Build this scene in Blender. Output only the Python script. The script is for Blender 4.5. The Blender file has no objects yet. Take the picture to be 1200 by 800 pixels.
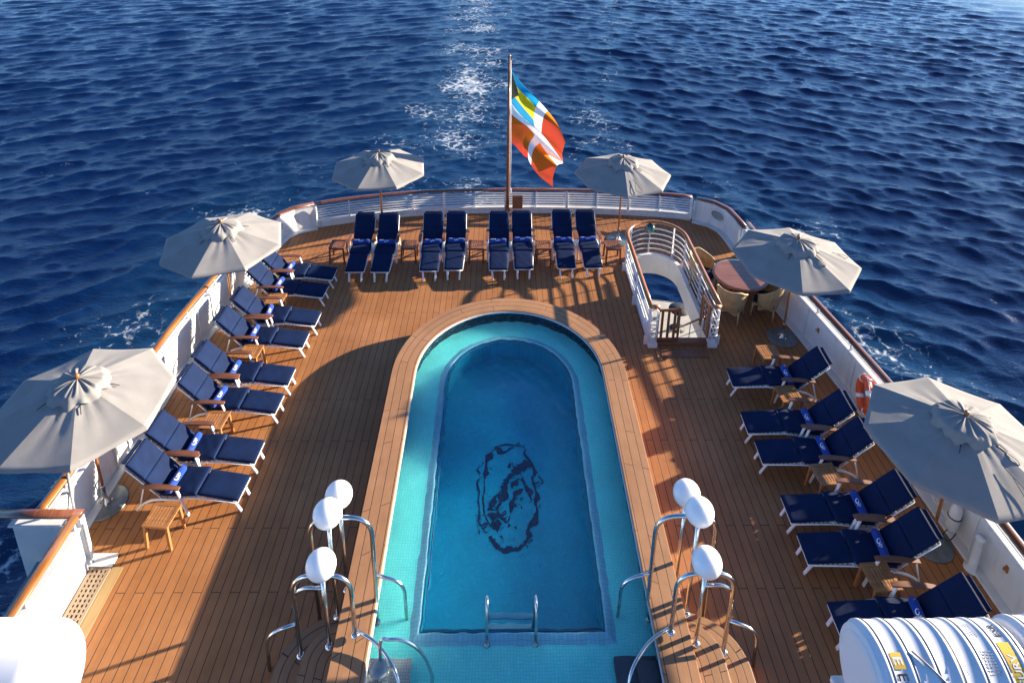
import bpy, bmesh, math, random
import numpy as np
from mathutils import Vector, Matrix
random.seed(7); RNG = np.random.default_rng(7)
PI = math.pi
scene = bpy.context.scene
COL = scene.collection

# ------------------------------------------------------------------ camera
CAM_H = 10.0
F_PX, PITCH, YAW, ROLL, CY = 785.07, math.radians(18.217), math.radians(1.145), math.radians(-.773), 90.8
c_, s_ = math.cos(PITCH), math.sin(PITCH)
r0 = Vector((math.cos(YAW), -math.sin(YAW), 0))
d0 = Vector((-s_*math.sin(YAW), -s_*math.cos(YAW), -c_))
fw = Vector((c_*math.sin(YAW), c_*math.cos(YAW), -s_))
rt = r0*math.cos(ROLL) + d0*math.sin(ROLL)
dn = -r0*math.sin(ROLL) + d0*math.cos(ROLL)
cd = bpy.data.cameras.new('camera')
cam = bpy.data.objects.new('camera', cd); COL.objects.link(cam)
M = Matrix.Identity(4)
for i in range(3):
    M[i][0] = rt[i]; M[i][1] = -dn[i]; M[i][2] = -fw[i]
M[2][3] = CAM_H
cam.matrix_world = M
cd.sensor_fit = 'HORIZONTAL'; cd.sensor_width = 36
cd.lens = F_PX/1200*36
cd.shift_y = (CY-400)/1200
cd.clip_start = .1; cd.clip_end = 20000
scene.camera = cam

# ------------------------------------------------------------------ light
SUN_EL, SUN_AZ = math.radians(13.4), math.radians(71.5)      # azimuth from +Y towards +X
world = bpy.data.worlds.new('World'); scene.world = world; world.use_nodes = True
nt = world.node_tree; bg = nt.nodes['Background']
sky = nt.nodes.new('ShaderNodeTexSky'); sky.sky_type = 'NISHITA'; sky.sun_disc = False
sky.sun_elevation = SUN_EL; sky.sun_rotation = SUN_AZ
sky.altitude = 0; sky.air_density = .65; sky.dust_density = .25; sky.ozone_density = 3.0
tint = nt.nodes.new('ShaderNodeMix'); tint.data_type = 'RGBA'; tint.blend_type = 'MULTIPLY'; tint.inputs[0].default_value = 1
tint.inputs[7].default_value = (.84, 1.0, 1.15, 1)
nt.links.new(sky.outputs[0], tint.inputs[6]); nt.links.new(tint.outputs[2], bg.inputs[0]); bg.inputs[1].default_value = .075
sd = bpy.data.lights.new('sun', 'SUN'); sd.energy = 5.0; sd.angle = math.radians(.55); sd.color = (1, .865, .68)
sun = bpy.data.objects.new('sun', sd); COL.objects.link(sun)
sdir = Vector((math.cos(SUN_EL)*math.sin(SUN_AZ), math.cos(SUN_EL)*math.cos(SUN_AZ), math.sin(SUN_EL)))
sun.rotation_euler = sdir.to_track_quat('Z', 'Y').to_euler()
sun.location = sdir*60
scene.view_settings.view_transform = 'Standard'; scene.view_settings.look = 'None'
scene.view_settings.exposure = 2.02; scene.view_settings.gamma = 1
scene.cycles.max_bounces = 8; scene.cycles.transparent_max_bounces = 12
scene.cycles.caustics_reflective = False; scene.cycles.caustics_refractive = True

# ------------------------------------------------------------------ materials
class NT:
    def __init__(s, name):
        s.m = bpy.data.materials.new(name); s.m.use_nodes = True; s.t = s.m.node_tree
        s.b = s.t.nodes['Principled BSDF']; s.out = s.t.nodes['Material Output']
    def n(s, typ, **kw):
        o = s.t.nodes.new(typ)
        for k, v in kw.items(): setattr(o, k, v)
        return o
    def l(s, a, b): s.t.links.new(a, b)
    def set(s, **kw):
        for k, v in kw.items(): s.b.inputs[k.replace('_', ' ')].default_value = v
    def coord(s, which='Object', scale=(1, 1, 1), rot=(0, 0, 0)):
        tc = s.n('ShaderNodeTexCoord'); mp = s.n('ShaderNodeMapping')
        s.l(tc.outputs[which], mp.inputs[0]); mp.inputs['Scale'].default_value = scale; mp.inputs['Rotation'].default_value = rot
        return mp.outputs[0]
    def noise(s, vec, scale, detail=4, rough=.55):
        o = s.n('ShaderNodeTexNoise'); o.inputs['Scale'].default_value = scale
        o.inputs['Detail'].default_value = detail; o.inputs['Roughness'].default_value = rough
        if vec is not None: s.l(vec, o.inputs['Vector'])
        return o.outputs['Fac']
    def ramp(s, fac, stops):
        o = s.n('ShaderNodeValToRGB'); e = o.color_ramp.elements
        while len(e) < len(stops): e.new(.5)
        for i, (p, c) in enumerate(stops):
            e[i].position = p; e[i].color = (c, c, c, 1) if isinstance(c, (int, float)) else (*c, 1)
        s.l(fac, o.inputs[0]); return o.outputs[0]
    def mix(s, fac, a, b, mode='MIX'):
        o = s.n('ShaderNodeMix', data_type='RGBA', blend_type=mode)
        for i, v in ((0, fac), (6, a), (7, b)):
            if hasattr(v, 'links'): s.l(v, o.inputs[i])
            else: o.inputs[i].default_value = v if i == 0 else ((*v, 1) if len(v) == 3 else v)
        return o.outputs[2]
    def math(s, op, a, b=0.0, clamp=False):
        o = s.n('ShaderNodeMath', operation=op); o.use_clamp = clamp
        for i, v in ((0, a), (1, b)):
            if hasattr(v, 'links'): s.l(v, o.inputs[i])
            else: o.inputs[i].default_value = v
        return o.outputs[0]
    def bump(s, h, strength=.3, dist=.01):
        o = s.n('ShaderNodeBump'); o.inputs['Strength'].default_value = strength; o.inputs['Distance'].default_value = dist
        s.l(h, o.inputs['Height']); s.l(o.outputs[0], s.b.inputs['Normal']); return o

def simple(name, col, rough=.5, metal=0, spec=.5, var=.12, scale=6, bump=0, bscale=60, coat=0, streak=0):
    t = NT(name); t.set(Roughness=rough, Metallic=metal)
    t.b.inputs['Specular IOR Level'].default_value = spec
    if coat: t.b.inputs['Coat Weight'].default_value = coat; t.b.inputs['Coat Roughness'].default_value = .08
    v = t.coord()
    nz = t.noise(v, scale)
    lo = tuple(c*(1-var) for c in col); hi = tuple(min(1, c*(1+var)) for c in col)
    cc = t.ramp(nz, [(.3, lo), (.7, hi)])
    if streak:
        sv = t.noise(t.coord('Object', (9, 9, .8)), 1.0, 4, .6); pt = t.noise(v, .9, 3)
        f = t.math('MULTIPLY', t.ramp(sv, [(.52, 0), (.75, 1)]), t.ramp(pt, [(.4, 0), (.65, streak)]))
        cc = t.mix(f, cc, (.34, .27, .19))
    t.l(cc, t.b.inputs['Base Color'])
    r = t.ramp(t.noise(v, scale*2.3), [(.3, max(0, rough-.06)), (.7, min(1, rough+.08))])
    t.l(r, t.b.inputs['Roughness'])
    if bump: t.bump(t.noise(v, bscale, 3), bump, .004)
    return t.m

def wood(name, dark, light, rough=.35, coat=0, axis=0, scale=1.0):
    t = NT(name); t.set(Roughness=rough)
    if coat: t.b.inputs['Coat Weight'].default_value = coat; t.b.inputs['Coat Roughness'].default_value = .1
    sc = [14*scale, 14*scale, 14*scale]; sc[axis] = 1.2*scale
    v = t.coord('Object', tuple(sc))
    f = t.noise(v, 1.6, 6, .6); g = t.noise(t.coord(), 2.2)
    t.l(t.mix(t.math('MULTIPLY', g, .35), t.ramp(f, [(.3, dark), (.7, light)]), dark), t.b.inputs['Base Color'])
    t.bump(f, .15, .003)
    return t.m

def planks(name, dark, light, src='Object', swap=True, width=.135, length=2.6, gap=.0055, rough=.55):
    t = NT(name)
    tc = t.n('ShaderNodeTexCoord'); sp = t.n('ShaderNodeSeparateXYZ'); cb = t.n('ShaderNodeCombineXYZ')
    t.l(tc.outputs[src], sp.inputs[0])
    if swap: t.l(sp.outputs[1], cb.inputs[0]); t.l(sp.outputs[0], cb.inputs[1])
    else: t.l(sp.outputs[0], cb.inputs[0]); t.l(sp.outputs[1], cb.inputs[1])
    br = t.n('ShaderNodeTexBrick'); br.offset = .37; br.offset_frequency = 2; br.squash = 1
    t.l(cb.outputs[0], br.inputs['Vector'])
    br.inputs['Scale'].default_value = 1; br.inputs['Mortar Size'].default_value = gap; br.inputs['Mortar Smooth'].default_value = .1
    br.inputs['Bias'].default_value = 0; br.inputs['Brick Width'].default_value = length; br.inputs['Row Height'].default_value = width
    mid = tuple((a+b)/2 for a, b in zip(dark, light))
    br.inputs['Color1'].default_value = (*[m*.72+l*.28 for m, l in zip(mid, light)], 1); br.inputs['Color2'].default_value = (*[m*.66+d*.34 for m, d in zip(mid, dark)], 1)
    br.inputs['Mortar'].default_value = (.022, .016, .013, 1)
    mp = t.n('ShaderNodeMapping'); mp.inputs['Scale'].default_value = (1.3, 26, 1); t.l(cb.outputs[0], mp.inputs[0])
    gr = t.noise(mp.outputs[0], 1.5, 5, .65)
    col = t.mix(.35, br.outputs['Color'], t.ramp(gr, [(.28, dark), (.72, light)]), 'MIX')
    blot = t.noise(cb.outputs[0], .9, 5, .6)
    col = t.mix(1.0, col, t.ramp(blot, [(.3, .82), (.7, 1.10)]), 'MULTIPLY')
    blot2 = t.noise(cb.outputs[0], 5.5, 4, .7)
    col = t.mix(1.0, col, t.ramp(blot2, [(.35, .93), (.6, 1.03)]), 'MULTIPLY')
    worn = t.ramp(t.noise(cb.outputs[0], .45, 6, .62), [(.5, 0), (.75, .24)])
    col = t.mix(worn, col, tuple(.55*a+.45*b for a, b in zip(light, (.30, .24, .18))))
    spots = t.ramp(t.noise(cb.outputs[0], 2.3, 3, .5), [(.66, 0), (.74, .3)])
    col = t.mix(spots, col, dark)
    col = t.mix(br.outputs['Fac'], col, (.022, .016, .013))
    t.l(col, t.b.inputs['Base Color'])
    t.l(t.ramp(gr, [(.2, rough-.08), (.8, rough+.12)]), t.b.inputs['Roughness'])
    t.b.inputs['Specular IOR Level'].default_value = .35
    h = t.math('SUBTRACT', t.math('MULTIPLY', gr, .12), br.outputs['Fac'])
    t.bump(h, .5, .004)
    return t.m

def fabric(name, col, var=.1, trans=0.0, weave=900, rough=.85, wr=0.0, sheen=.2, tcol=None):
    t = NT(name); t.set(Roughness=rough)
    t.b.inputs['Specular IOR Level'].default_value = .15
    t.b.inputs['Sheen Weight'].default_value = sheen; t.b.inputs['Sheen Roughness'].default_value = .5
    v = t.coord()
    a = t.noise(v, 3.0, 5); b = t.noise(v, weave, 1)
    lo = tuple(c*(1-var) for c in col); hi = tuple(c*(1+var) for c in col)
    cc = t.ramp(a, [(.3, lo), (.7, hi)]); t.l(cc, t.b.inputs['Base Color'])
    h = t.math('ADD', t.math('MULTIPLY', b, .25), t.math('MULTIPLY', t.noise(v, 9, 4), wr))
    t.bump(h, .35, .01)
    if trans:
        tr = t.n('ShaderNodeBsdfTranslucent')
        if tcol: tr.inputs[0].default_value = (*tcol, 1)
        else: t.l(cc, tr.inputs[0])
        mx = t.n('ShaderNodeMixShader'); mx.inputs[0].default_value = trans
        t.l(t.b.outputs[0], mx.inputs[1]); t.l(tr.outputs[0], mx.inputs[2]); t.l(mx.outputs[0], t.out.inputs[0])
    return t.m

def tiles(name, c1, c2, grout, size=.04, src='Object', rough=.25):
    t = NT(name); t.set(Roughness=rough)
    tc = t.n('ShaderNodeTexCoord'); br = t.n('ShaderNodeTexBrick'); br.offset = 0
    t.l(tc.outputs[src], br.inputs['Vector']); i = br.inputs
    i['Scale'].default_value = 1; i['Mortar Size'].default_value = size*.055; i['Brick Width'].default_value = size; i['Row Height'].default_value = size
    i['Color1'].default_value = (*c1, 1); i['Color2'].default_value = (*c2, 1); i['Mortar'].default_value = (*grout, 1)
    n = t.noise(tc.outputs[src], 1.6, 5)
    t.l(t.mix(1.0, br.outputs['Color'], t.ramp(n, [(.3, .88), (.7, 1.06)]), 'MULTIPLY'), t.b.inputs['Base Color'])
    t.bump(t.math('SUBTRACT', 1.0, br.outputs['Fac']), .3, .003)
    return t.m

MAT = {}
MAT['deck'] = planks('deck planks', (.245, .096, .030), (.43, .180, .062))
MAT['coaming'] = planks('coaming planks', (.27, .125, .055), (.43, .22, .105), src='UV', swap=False, width=.1425, length=1.9)
MAT['arch'] = planks('curved step planks', (.24, .12, .055), (.39, .21, .105), src='UV', swap=False, width=.11, length=.9)
MAT['varnish'] = wood('varnished rail wood', (.20, .065, .015), (.42, .17, .045), .28, .6, 1)
MAT['varnish_dark'] = wood('dark varnished rail wood', (.09, .028, .014), (.20, .07, .035), .35, .4, 1)  # darker rail wood; the right cap rail's shade is put into this colour
MAT['teak'] = wood('teak', (.24, .09, .025), (.46, .21, .07), .45, .1, 0)
MAT['teak_dark'] = wood('dark teak', (.13, .045, .02), (.26, .10, .045), .5, .1, 0)
MAT['dining'] = wood('reddish table wood', (.15, .055, .028), (.31, .13, .062), .3, .5, 0)
MAT['white'] = simple('white ship paint', (.63, .63, .62), .38, var=.07, scale=2.5, streak=.45)
MAT['white_metal'] = simple('white powder coated metal', (.78, .77, .74), .3, var=.04)
MAT['steel'] = simple('polished stainless steel', (.66, .65, .63), .16, 1, var=.06, scale=4)
MAT['grey_metal'] = simple('weathered grey metal', (.22, .25, .26), .45, .3, var=.2, scale=9)
MAT['disc'] = simple('grey galvanised disc', (.17, .20, .21), .4, .5, var=.25, scale=8)
MAT['navy'] = fabric('navy canvas', (.003, .0125, .050), .22, wr=.35, rough=.8, sheen=.0)
MAT['towel'] = fabric('royal blue towel', (.009, .045, .27), .15, weave=400, wr=.3)
MAT['canvas'] = fabric('off white umbrella canvas', (.262, .248, .234), .09, trans=.09, wr=.22, sheen=.05)
MAT['cord'] = simple('dark cord', (.03, .03, .035), .8)
MAT['mark'] = simple('white print', (.8, .8, .82), .6, var=.03)
MAT['wicker'] = None
MAT['rubber'] = simple('dark grey step rubber', (.055, .062, .09), .55, var=.15)
MAT['grille'] = tiles('perforated step plate', (.34, .38, .40), (.40, .44, .46), (.12, .15, .17), .035)
MAT['tile_ring'] = tiles('turquoise mosaic', (.15, .90, .87), (.20, .93, .90), (.08, .74, .75))
MAT['tile_lip'] = tiles('pale blue lip tiles', (.22, .62, .80), (.27, .68, .84), (.14, .5, .68), .06)
MAT['tile_deep'] = tiles('basin tiles with deep water blue', (.003, .29, .50), (.004, .325, .54), (.002, .255, .45), .05)  # turquoise tile with the deep water's absorption and shade put into its blue
MAT['rail_blue'] = simple('blue overflow rail', (.01, .12, .24), .4)
MAT['tread_blue'] = simple('blue ladder tread', (.06, .26, .42), .4)
MAT['tile_band'] = simple('navy waterline tile', (.012, .02, .05), .25)
MAT['emblem'] = simple('navy mosaic emblem', (.004, .02, .075), .3, var=.3, scale=20)
MAT['orange'] = simple('orange buoy', (.75, .10, .02), .5, var=.1)
MAT['black'] = simple('black print', (.02, .02, .022), .5)
MAT['yellow'] = simple('yellow print', (.70, .42, .02), .5)
MAT['grp'] = simple('white fibreglass', (.66, .66, .67), .42, var=.03, scale=3)
MAT['rib'] = simple('grey strap', (.20, .20, .22), .5)
MAT['brown_strap'] = simple('orange brown strap', (.40, .14, .04), .6)
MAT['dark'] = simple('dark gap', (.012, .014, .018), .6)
MAT['grating'] = wood('pale grating wood', (.22, .155, .10), (.35, .26, .175), .6, 0, 1)
MAT['pale_plank'] = wood('pale margin plank', (.30, .19, .075), (.42, .28, .125), .6, 0, 1)
MAT['lower_deck'] = simple('pale lower deck', (.45, .43, .38), .6)
for nm, c in (('flag_red', (.36, .010, .014)), ('flag_white', (.80, .80, .78)), ('flag_blue', (.01, .25, .48)), ('flag_gold', (.85, .60, .02)), ('flag_black', (.03, .035, .03))):
    MAT[nm] = fabric(nm.replace('_', ' ') + ' cloth', tuple(min(1, q*1.12) for q in c), .05, trans=.66, wr=.1, sheen=0, tcol=(1, .26, .02) if nm == 'flag_red' else None)

def mk_wicker():
    t = NT('tan wicker'); t.set(Roughness=.6)
    v = t.coord('Object')
    w1 = t.n('ShaderNodeTexWave', wave_type='BANDS', bands_direction='Z'); w1.inputs['Scale'].default_value = 22; t.l(v, w1.inputs[0])
    w2 = t.n('ShaderNodeTexWave', wave_type='BANDS', bands_direction='X'); w2.inputs['Scale'].default_value = 14; t.l(v, w2.inputs[0])
    h = t.math('MULTIPLY', w1.outputs['Fac'], w2.outputs['Fac'])
    n = t.noise(v, 8)
    t.l(t.mix(1.0, t.ramp(n, [(.3, (.40, .25, .11)), (.7, (.58, .39, .19))]), t.ramp(h, [(0, .7), (.6, 1.0)]), 'MULTIPLY'), t.b.inputs['Base Color'])
    t.bump(h, .6, .006); return t.m
MAT['wicker'] = mk_wicker()

def mk_globe():
    t = NT('opal globe glass'); t.set(Roughness=.22)
    n = t.noise(t.coord(), 3); t.l(t.ramp(n, [(.3, (.80, .80, .79)), (.7, (.86, .86, .85))]), t.b.inputs['Base Color'])
    t.b.inputs['Subsurface Weight'].default_value = .6; t.b.inputs['Subsurface Radius'].default_value = (.2, .2, .2); t.b.inputs['Subsurface Scale'].default_value = .6
    return t.m
MAT['globe'] = mk_globe()

def mk_thin_glass(name, tint, alpha=.15, rough=.05):
    t = NT(name)
    tr = t.n('ShaderNodeBsdfTransparent'); tr.inputs[0].default_value = (*tint, 1)
    gl = t.n('ShaderNodeBsdfGlossy'); gl.inputs['Roughness'].default_value = rough
    lw = t.n('ShaderNodeLayerWeight'); lw.inputs['Blend'].default_value = .5
    f = t.math('ADD', t.math('MULTIPLY', t.math('POWER', lw.outputs['Facing'], 5.0), .8), alpha*.25, True)
    mx = t.n('ShaderNodeMixShader'); t.l(f, mx.inputs[0]); t.l(tr.outputs[0], mx.inputs[1]); t.l(gl.outputs[0], mx.inputs[2])
    t.l(mx.outputs[0], t.out.inputs[0]); return t.m
MAT['glass'] = mk_thin_glass('clear screen', (.88, .93, .93))
MAT['float_glass'] = simple('green glass float', (.03, .13, .11), .12, var=.25, scale=5, coat=.8)

def mk_pool_water():
    t = NT('pool water')
    g = t.n('ShaderNodeBsdfGlass'); g.inputs['IOR'].default_value = 1.33; g.inputs['Roughness'].default_value = 0; g.inputs[0].default_value = (.97, 1, 1, 1)
    t.l(g.outputs[0], t.out.inputs[0]); return t.m
MAT['water'] = mk_pool_water()

# ------------------------------------------------------------------ mesh building
class MB:
    """collects shapes; build() links them as one mesh object"""
    def __init__(s): s.v = []; s.f = []; s.mi = []; s.uv = {}; s.sm = []
    def add(s, vs, fs, smooth=False, mi=0):
        b = len(s.v); s.v += [tuple(x) for x in vs]
        for f in fs: s.f.append(tuple(i+b for i in f)); s.mi.append(mi); s.sm.append(smooth)
        return b
    def box(s, c, d, rot=None, mi=0):
        x, y, z = d[0]/2, d[1]/2, d[2]/2
        vs = [Vector((a*x, b*y, e*z)) for a in (-1, 1) for b in (-1, 1) for e in (-1, 1)]
        if rot is not None: vs = [rot @ q for q in vs]
        vs = [q + Vector(c) for q in vs]
        s.add(vs, [(0, 1, 3, 2), (4, 6, 7, 5), (0, 4, 5, 1), (2, 3, 7, 6), (0, 2, 6, 4), (1, 5, 7, 3)], False, mi); return s
    def bar(s, p, q, w, h, up=(0, 0, 1), mi=0):
        p, q = Vector(p), Vector(q); d = q-p; L = d.length; d.normalize()
        u = Vector(up); side = d.cross(u)
        if side.length < 1e-4: side = d.cross(Vector((0, 1, 0)))
        side.normalize(); u = side.cross(d)
        R = Matrix((d, side, u)).transposed()
        return s.box((p+q)/2, (L, w, h), R, mi)
    def tube(s, path, r, n=10, closed=False, mi=0, rr=None):
        P = [Vector(p) for p in path]; N = len(P); vs = []; fs = []
        up = None
        for i, p in enumerate(P):
            a = P[(i-1) % N] if (closed or i) else p; b = P[(i+1) % N] if (closed or i < N-1) else p
            t = (b-a).normalized()
            if up is None:
                up = t.orthogonal().normalized()
            up = (up - t*up.dot(t)).normalized(); sd = t.cross(up)
            k = rr[i] if rr else r
            for j in range(n):
                w = 2*PI*j/n; vs.append(p + up*math.cos(w)*k + sd*math.sin(w)*k)
        for i in range(N if closed else N-1):
            for j in range(n):
                a = i*n+j; b = i*n+(j+1) % n; c = ((i+1) % N)*n+(j+1) % n; d = ((i+1) % N)*n+j
                fs.append((a, b, c, d))
        if not closed: fs.append(tuple(range(n-1, -1, -1))); fs.append(tuple((N-1)*n+j for j in range(n)))
        s.add(vs, fs, True, mi); return s
    def lathe(s, prof, n=32, c=(0, 0, 0), mi=0, smooth=True, axis='z'):
        vs = []; fs = []; m = len(prof)
        for r, z in prof:
            for j in range(n):
                w = 2*PI*j/n; q = (r*math.cos(w), r*math.sin(w), z)
                if axis == 'x': q = (q[2], q[0], q[1])
                if axis == 'y': q = (q[0], q[2], q[1])
                vs.append((q[0]+c[0], q[1]+c[1], q[2]+c[2]))
        for i in range(m-1):
            for j in range(n):
                fs.append((i*n+j, i*n+(j+1) % n, (i+1)*n+(j+1) % n, (i+1)*n+j))
        if prof[0][0] > 1e-5: fs.append(tuple(range(n-1, -1, -1)))
        if prof[-1][0] > 1e-5: fs.append(tuple((m-1)*n+j for j in range(n)))
        s.add(vs, fs, smooth, mi); return s
    def prism(s, poly, z0, z1, mi=0):
        n = len(poly); vs = [(x, y, z0) for x, y in poly]+[(x, y, z1) for x, y in poly]
        s.add(vs, [tuple(range(n-1, -1, -1)), tuple(range(n, 2*n))]+[(i, (i+1) % n, n+(i+1) % n, n+i) for i in range(n)], False, mi); return s
    def sweep(s, path, prof, closed=False, uvs=False, mi=0, smooth=False):
        """profile (offset to the right of travel, height) carried along a plan path with z"""
        P = [Vector(p) for p in path]; N = len(P); m = len(prof); vs = []; L = [0]
        for i in range(1, N): L.append(L[-1]+(P[i]-P[i-1]).length)
        for i, p in enumerate(P):
            a = P[(i-1) % N] if (closed or i) else p; b = P[(i+1) % N] if (closed or i < N-1) else p
            d1 = (p-a); d2 = (b-p); d1.z = d2.z = 0
            if d1.length < 1e-6: d1 = d2.copy()
            if d2.length < 1e-6: d2 = d1.copy()
            d1.normalize(); d2.normalize(); t = (d1+d2).normalized()
            k = 1/max(.5, t.dot(d1)); sd = Vector((t.y, -t.x, 0))*k
            for o, h in prof: vs.append((p.x+sd.x*o, p.y+sd.y*o, p.z+h))
        fs = []
        for i in range(N if closed else N-1):
            for j in range(m):
                a = i*m+j; b = i*m+(j+1) % m; c = ((i+1) % N)*m+(j+1) % m; d = ((i+1) % N)*m+j
                fs.append((a, d, c, b))
        if not closed: fs.append(tuple(range(m))); fs.append(tuple((N-1)*m+j for j in range(m-1, -1, -1)))
        s.add(vs, fs, smooth, mi); return s
    def build(s, name, mat, parent=None, bevel=0, segs=2, recalc=True):
        me = bpy.data.meshes.new(name); me.from_pydata(s.v, [], s.f)
        mats = mat if isinstance(mat, (list, tuple)) else [mat]
        for m in mats: me.materials.append(MAT[m] if isinstance(m, str) else m)
        me.polygons.foreach_set('material_index', s.mi); me.polygons.foreach_set('use_smooth', s.sm)
        if recalc:
            bm = bmesh.new(); bm.from_mesh(me); bmesh.ops.recalc_face_normals(bm, faces=bm.faces); bm.to_mesh(me); bm.free()
        o = bpy.data.objects.new(name, me); COL.objects.link(o)
        if parent is not None: o.parent = parent
        if bevel:
            b = o.modifiers.new('bevel', 'BEVEL'); b.width = bevel; b.segments = segs; b.limit_method = 'ANGLE'; b.angle_limit = math.radians(50)
        return o

def tag(o, label=None, cat=None, group=None, kind=None):
    if label: o['label'] = label
    if cat: o['category'] = cat
    if group: o['group'] = group
    if kind: o['kind'] = kind
    return o
def thing(name, label, cat, loc=(0, 0, 0), rz=0, group=None):
    o = bpy.data.objects.new(name, None); COL.objects.link(o); o.location = loc; o.rotation_euler = (0, 0, rz)
    o.empty_display_size = .2
    return tag(o, label, cat, group)
def dup(root, loc, rz, label, group=None):
    r = root.copy(); COL.objects.link(r); r.location = loc; r.rotation_euler = (0, 0, rz); r['label'] = label
    if group: r['group'] = group
    for ch in list(root.children):
        c = ch.copy(); COL.objects.link(c); c.parent = r
        for g in list(ch.children):
            d = g.copy(); COL.objects.link(d); d.parent = c
    return r
def arc(cx, cy, r, a0, a1, n, z=0):
    return [(cx+r*math.cos(a0+(a1-a0)*i/n), cy+r*math.sin(a0+(a1-a0)*i/n), z) for i in range(n+1)]
def smooth_path(pts, n=8):
    P = [Vector(p) for p in pts]; out = []
    for i in range(len(P)-1):
        a = P[max(0, i-1)]; b = P[i]; c = P[i+1]; d = P[min(len(P)-1, i+2)]
        for k in range(n):
            t = k/n
            out.append(.5*((2*b)+(c-a)*t+(2*a-5*b+4*c-d)*t*t+(3*b-a-3*c+d)*t**3))
    out.append(P[-1]); return out
def round_path(pts, r, n=6):
    """polyline with filleted corners"""
    P = [Vector(p) for p in pts]; out = [P[0]]
    for i in range(1, len(P)-1):
        a = (P[i-1]-P[i]); b = (P[i+1]-P[i]); k = min(r, a.length*.5, b.length*.5)
        A = P[i]+a.normalized()*k; B = P[i]+b.normalized()*k
        for j in range(n+1):
            t = j/n; out.append(A*(1-t)**2+P[i]*2*t*(1-t)+B*t*t)
    out.append(P[-1]); return out

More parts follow.
